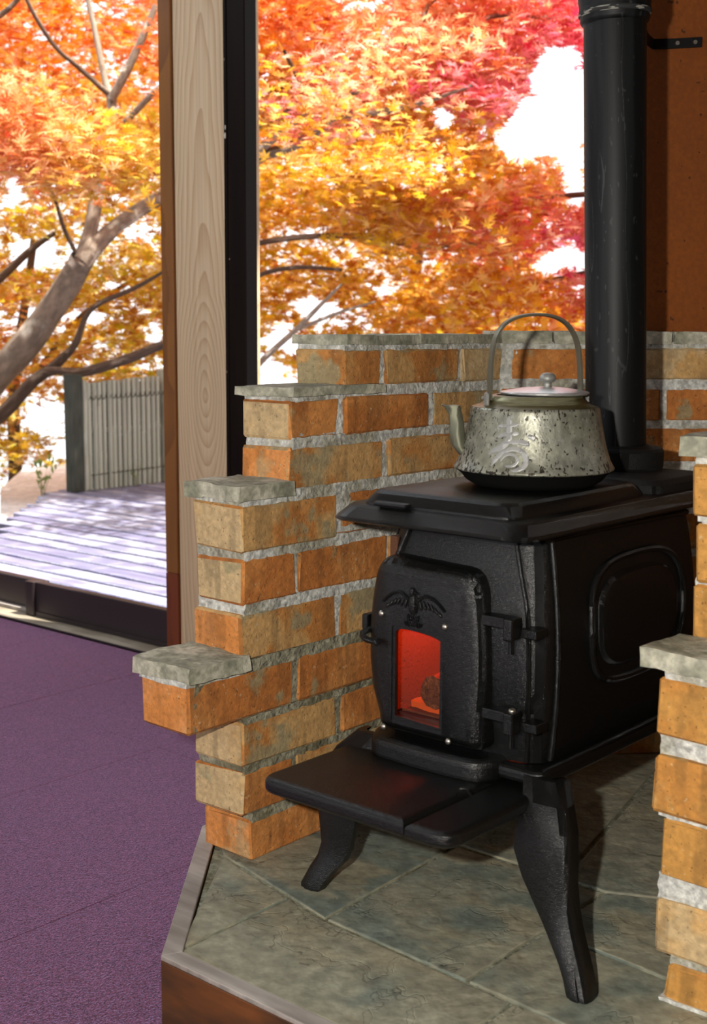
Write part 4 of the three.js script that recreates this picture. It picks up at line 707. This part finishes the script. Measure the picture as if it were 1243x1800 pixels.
function maple(name, label, limbs, sprays) {
  // limbs: [material, [[px, py, radius px], ...], depth0, depth1]; the first is the trunk
  const root = thing(name, label, 'tree', at(...limbs[0][1][0].slice(0, 2), limbs[0][2]).toArray());
  limbs.forEach(([m, pts, d0, d1], i) => {
    const n = pts.length - 1, P3 = pts.map(([x, y], k) => at(x, y, d0 + (d1 - d0) * k / n)), rad = pts.map(([, , r], k) => r / 2257 * (d0 + (d1 - d0) * k / n));
    wpart(i ? 'branch' : 'trunk', limb(P3, rad, 10 * n, i ? 7 : 10, 0.18), m, root);
  });
  const leaves = [];
  for (const { n, x0, x1, y0, y1, d0, d1, r, keep = 1, per = 34, size = [0.038, 0.062], skip } of sprays) for (let i = 0; i < n; i++) {
    const px = rr(x0, x1), py = rr(y0, y1), d = rr(d0, d1); if (inGap(px, py) && rnd() < keep) continue; if (skip && skip(px, py)) continue;
    const c = at(px, py, d), tilt = new THREE.Quaternion().setFromEuler(new THREE.Euler(rr(-0.35, 0.35), rnd() * 6.28, rr(-0.35, 0.35))), tone = rr(-1, 1), col = hueAt(px + rr(-40, 40), py + rr(-40, 40));
    for (let k = 0; k < per; k++) {
      const a = rnd() * 6.283, q = Math.sqrt(rnd()) * r, p = V(Math.cos(a) * q, rr(-0.05, 0.05) - 0.25 * q * q / r, Math.sin(a) * q).applyQuaternion(tilt).add(c), [lx, ly, lz] = pixel(p);
      if (lz < 3.2 || (inGap(lx, ly) && rnd() < keep)) continue;
      const s = rr(...size), rot = new THREE.Quaternion().setFromEuler(new THREE.Euler(rr(-1.9, -0.1), 0, rr(-0.7, 0.7), 'YXZ')), yaw = new THREE.Quaternion().setFromAxisAngle(V(0, 1, 0), rnd() * 6.283);
      const j = rr(-1, 1), kind = rnd(), side = lx < 300 ? 0 : 1, gl = side ? (col[2] < 60 ? 1.42 : 1.25) : 1.12;   // some leaves paled as painted highlights, some deepened; left dimmed against its stronger sun
      const base = [col[0] * (side ? 1 : 0.93), clamp(Math.min(col[1] * gl + (side ? 26 : 12) + 24 * tone, col[0] * 0.8) + 20 * j, 8, 225), clamp(col[2] * (col[2] > 70 ? (side ? 1.4 : 1.1) : 1.1) + 4 + 12 * tone + 8 * j, 4, 200)];
      const cl = kind < 0.2 ? mix(base, [255, 226, 190], 0.55) : kind > 0.76 ? base.map((v, i) => v * [0.86, 0.66, 0.6][i]) : base;
      const cc = new THREE.Color().setRGB(clamp(cl[0], 0, 255) / 255, cl[1] / 255, cl[2] / 255, THREE.SRGBColorSpace);
      const inside = lx > -20 && lx < 1050 && ly > -20 && ly < 850 && !(lx > 285 && lx < 450) ? 1 : 0.02;
      leaves.push({ p, q: yaw.multiply(rot), s, c: cc, big: s / lz * inside });
    }
  }
  leaves.sort((a, b) => b.big - a.big);
  const big = leaves.slice(0, 290), rest = leaves.slice(290), o = root.position, M4 = new THREE.Matrix4();
  for (const l of big) {
    const h = {}; l.c.getHSL(h); const kk = [Math.round(h.h * 40), Math.round(h.l * 12)].join(), m = part('leaf', leafGeo, leafMat(kk, l.c), root);
    m.position.copy(l.p).sub(o); m.quaternion.copy(l.q); m.scale.setScalar(l.s);
  }
  const inst = new THREE.InstancedMesh(leafGeo, white, rest.length); rest.forEach((l, i) => { inst.setMatrixAt(i, M4.compose(l.p.clone().sub(o), l.q, V(l.s, l.s, l.s))); inst.setColorAt(i, l.c); });
  inst.name = numbered('foliage'); inst.userData.kind = 'stuff'; sh(inst); root.add(inst);
  return root;
}
maple('maple_tree', 'golden maple with a thick grey forked limb left of the door post', [
  [barkMat, [[-260, 1150, 40], [-190, 900, 34], [-80, 740, 28], [0, 655, 26], [70, 575, 24], [118, 500, 23], [145, 455, 20]], 7.2, 6.6],
  [barkMat, [[142, 462, 18], [185, 415, 14], [235, 375, 13], [285, 345, 12], [340, 300, 9], [420, 240, 6]], 6.6, 6.9],
  [barkMat, [[140, 470, 17], [158, 410, 13], [170, 350, 12], [182, 300, 10], [195, 240, 10], [196, 175, 9], [188, 155, 6], [168, 60, 5], [145, -40, 4]], 6.6, 6.9],
  [barkMat, [[195, 175, 8], [225, 120, 8], [262, 40, 6], [300, -60, 4]], 6.75, 6.6],
  [darkBark, [[190, 165, 5], [140, 120, 4.5], [100, 85, 4], [60, 25, 4], [20, -60, 3]], 6.75, 6.3],
  [barkMat, [[200, 235, 8], [230, 205, 6], [280, 155, 5], [340, 110, 3]], 6.8, 6.6],
  [darkBark, [[136, 450, 4], [112, 400, 4], [100, 360, 3.5], [75, 300, 3]], 6.6, 6.4],
  [darkBark, [[-120, 800, 18], [0, 730, 14], [80, 655, 11], [140, 655, 9], [220, 632, 9], [290, 605, 8], [380, 580, 5]], 6.9, 6.4],
  [darkBark, [[75, 660, 10], [110, 630, 9], [132, 605, 7], [160, 545, 5], [240, 505, 4], [300, 470, 3]], 6.8, 6.5],
  [darkBark, [[-80, 560, 9], [0, 490, 8], [60, 435, 6], [95, 410, 4]], 7.2, 7],
  [darkBark, [[-60, 60, 6], [10, 20, 5], [40, -10, 4]], 6.4, 6.3],
], [
  { n: 150, x0: -120, x1: 285, y0: 130, y1: 330, d0: 5.4, d1: 6.3, r: 0.22, skip: (x, y) => y < 120 + (x + 40) * 0.42 || y > 290 + (x + 60) * 0.25 },
  { n: 330, x0: -320, x1: 330, y0: -120, y1: 560, d0: 6.9, d1: 8.4, r: 0.28, per: 34 },
  { n: 90, x0: -320, x1: 330, y0: 520, y1: 720, d0: 7, d1: 8.2, r: 0.26, per: 28 },
]);
maple('maple_tree', 'orange and pink maple seen through the window beside the stove pipe', [
  [barkMat, [[375, 1010, 36], [380, 800, 30], [385, 600, 26], [392, 430, 22], [400, 330, 18]], 8.2, 7.0],
  [barkMat, [[396, 345, 14], [453, 278, 11], [500, 262, 10], [545, 240, 10], [600, 205, 8], [680, 195, 6], [750, 178, 4], [830, 150, 3]], 6.4, 5.5],
  [paleBark, [[398, 350, 10], [453, 268, 9], [500, 228, 8], [545, 186, 6], [590, 150, 3]], 6.4, 5.6],
  [darkBark, [[396, 300, 9], [453, 222, 7], [500, 200, 6], [560, 180, 5], [640, 160, 3]], 6.3, 5.5],
  [darkBark, [[396, 230, 8], [453, 170, 6], [490, 152, 5], [525, 146, 5], [512, 115, 4], [500, 90, 3]], 6.3, 5.4],
  [darkBark, [[400, 330, 7], [410, 200, 6], [420, 60, 5], [440, -100, 4]], 7, 6.8],
  [darkBark, [[390, 450, 7], [453, 428, 5], [540, 416, 5], [640, 416, 5], [740, 432, 4], [850, 428, 3]], 7, 6.6],
  [darkBark, [[390, 520, 6], [460, 482, 4.5], [520, 470, 4], [600, 474, 3]], 7, 6.5],
  [paleBark, [[390, 720, 7], [460, 635, 6], [520, 580, 5], [560, 540, 4], [600, 500, 2.5]], 7, 6.4],
  [paleBark, [[520, 580, 4], [600, 548, 3], [660, 530, 2]], 6.7, 6.5],
], [
  { n: 330, x0: 330, x1: 900, y0: -120, y1: 230, d0: 5.6, d1: 7, r: 0.25 },
  { n: 360, x0: 330, x1: 1000, y0: 220, y1: 660, d0: 7.1, d1: 8.4, r: 0.27 },
  { n: 46, x0: 480, x1: 800, y0: 60, y1: 330, d0: 4.7, d1: 5.4, r: 0.2, per: 24, size: [0.03, 0.046] },
  { n: 60, x0: 600, x1: 860, y0: 330, y1: 420, d0: 6.2, d1: 6.8, r: 0.2, per: 26 },
]);
maple('maple_tree', 'red maple reaching in behind the upper part of the stove pipe', [
  [barkMat, [[1240, 1000, 30], [1230, 750, 27], [1200, 500, 22], [1180, 300, 16], [1150, 150, 11]], 7.4, 7.2],
  [darkBark, [[1190, 350, 9], [1080, 340, 6], [980, 345, 5], [890, 355, 3]], 7.2, 7],
  [darkBark, [[1160, 180, 8], [1040, 60, 6], [950, 30, 5], [860, 30, 4], [826, 66, 3]], 7.2, 5.4],
  [darkBark, [[1170, 250, 8], [1000, -40, 6], [780, -10, 5], [740, 40, 4], [712, 78, 3]], 7.2, 5.4],
  [darkBark, [[1200, 480, 8], [1080, 470, 6], [980, 490, 4], [880, 500, 3]], 7.2, 7.1],
], [
  { n: 220, x0: 780, x1: 1350, y0: -140, y1: 200, d0: 5.6, d1: 6.8, r: 0.24, skip: (x, y) => y > 190 - (x - 900) * 0.75 && x > 900 && x < 1040 },
  { n: 170, x0: 820, x1: 1400, y0: 230, y1: 440, d0: 6, d1: 7.4, r: 0.22, skip: (x, y) => x > 900 && y < 250 },
  { n: 150, x0: 820, x1: 1400, y0: 470, y1: 640, d0: 6.2, d1: 7.6, r: 0.24 },
]);
maple('maple_tree', 'far yellow maple behind the bamboo fence', [
  [darkBark, [[28, 900, 14], [26, 820, 12], [24, 700, 10], [40, 560, 8], [60, 420, 6]], 11, 11],
  [darkBark, [[24, 720, 7], [140, 560, 6], [250, 480, 4]], 11, 11.4],
  [barkMat, [[230, 760, 9], [225, 640, 8], [240, 560, 5]], 11.5, 11.4],
], [
  { n: 760, x0: -350, x1: 340, y0: -150, y1: 860, d0: 9.8, d1: 12, r: 0.36, size: [0.055, 0.09], per: 36, keep: 0.97, skip: (x, y) => y > 760 && x > 60 && rnd() < 0.4 },
]);
maple('maple_tree', 'far orange maple filling the window behind the brick wall', [
  [darkBark, [[720, 1000, 16], [730, 800, 14], [720, 600, 12], [740, 400, 9], [760, 200, 6]], 11.4, 11.4],
  [darkBark, [[725, 560, 7], [850, 420, 5], [960, 380, 3]], 11.4, 11],
  [darkBark, [[725, 640, 7], [600, 480, 5], [500, 420, 3]], 11.4, 11.6],
], [
  { n: 640, x0: 330, x1: 1300, y0: -150, y1: 660, d0: 9.8, d1: 12.5, r: 0.36, size: [0.055, 0.09], per: 36, keep: 0.97 },
]);

renderer.render(scene, camera);
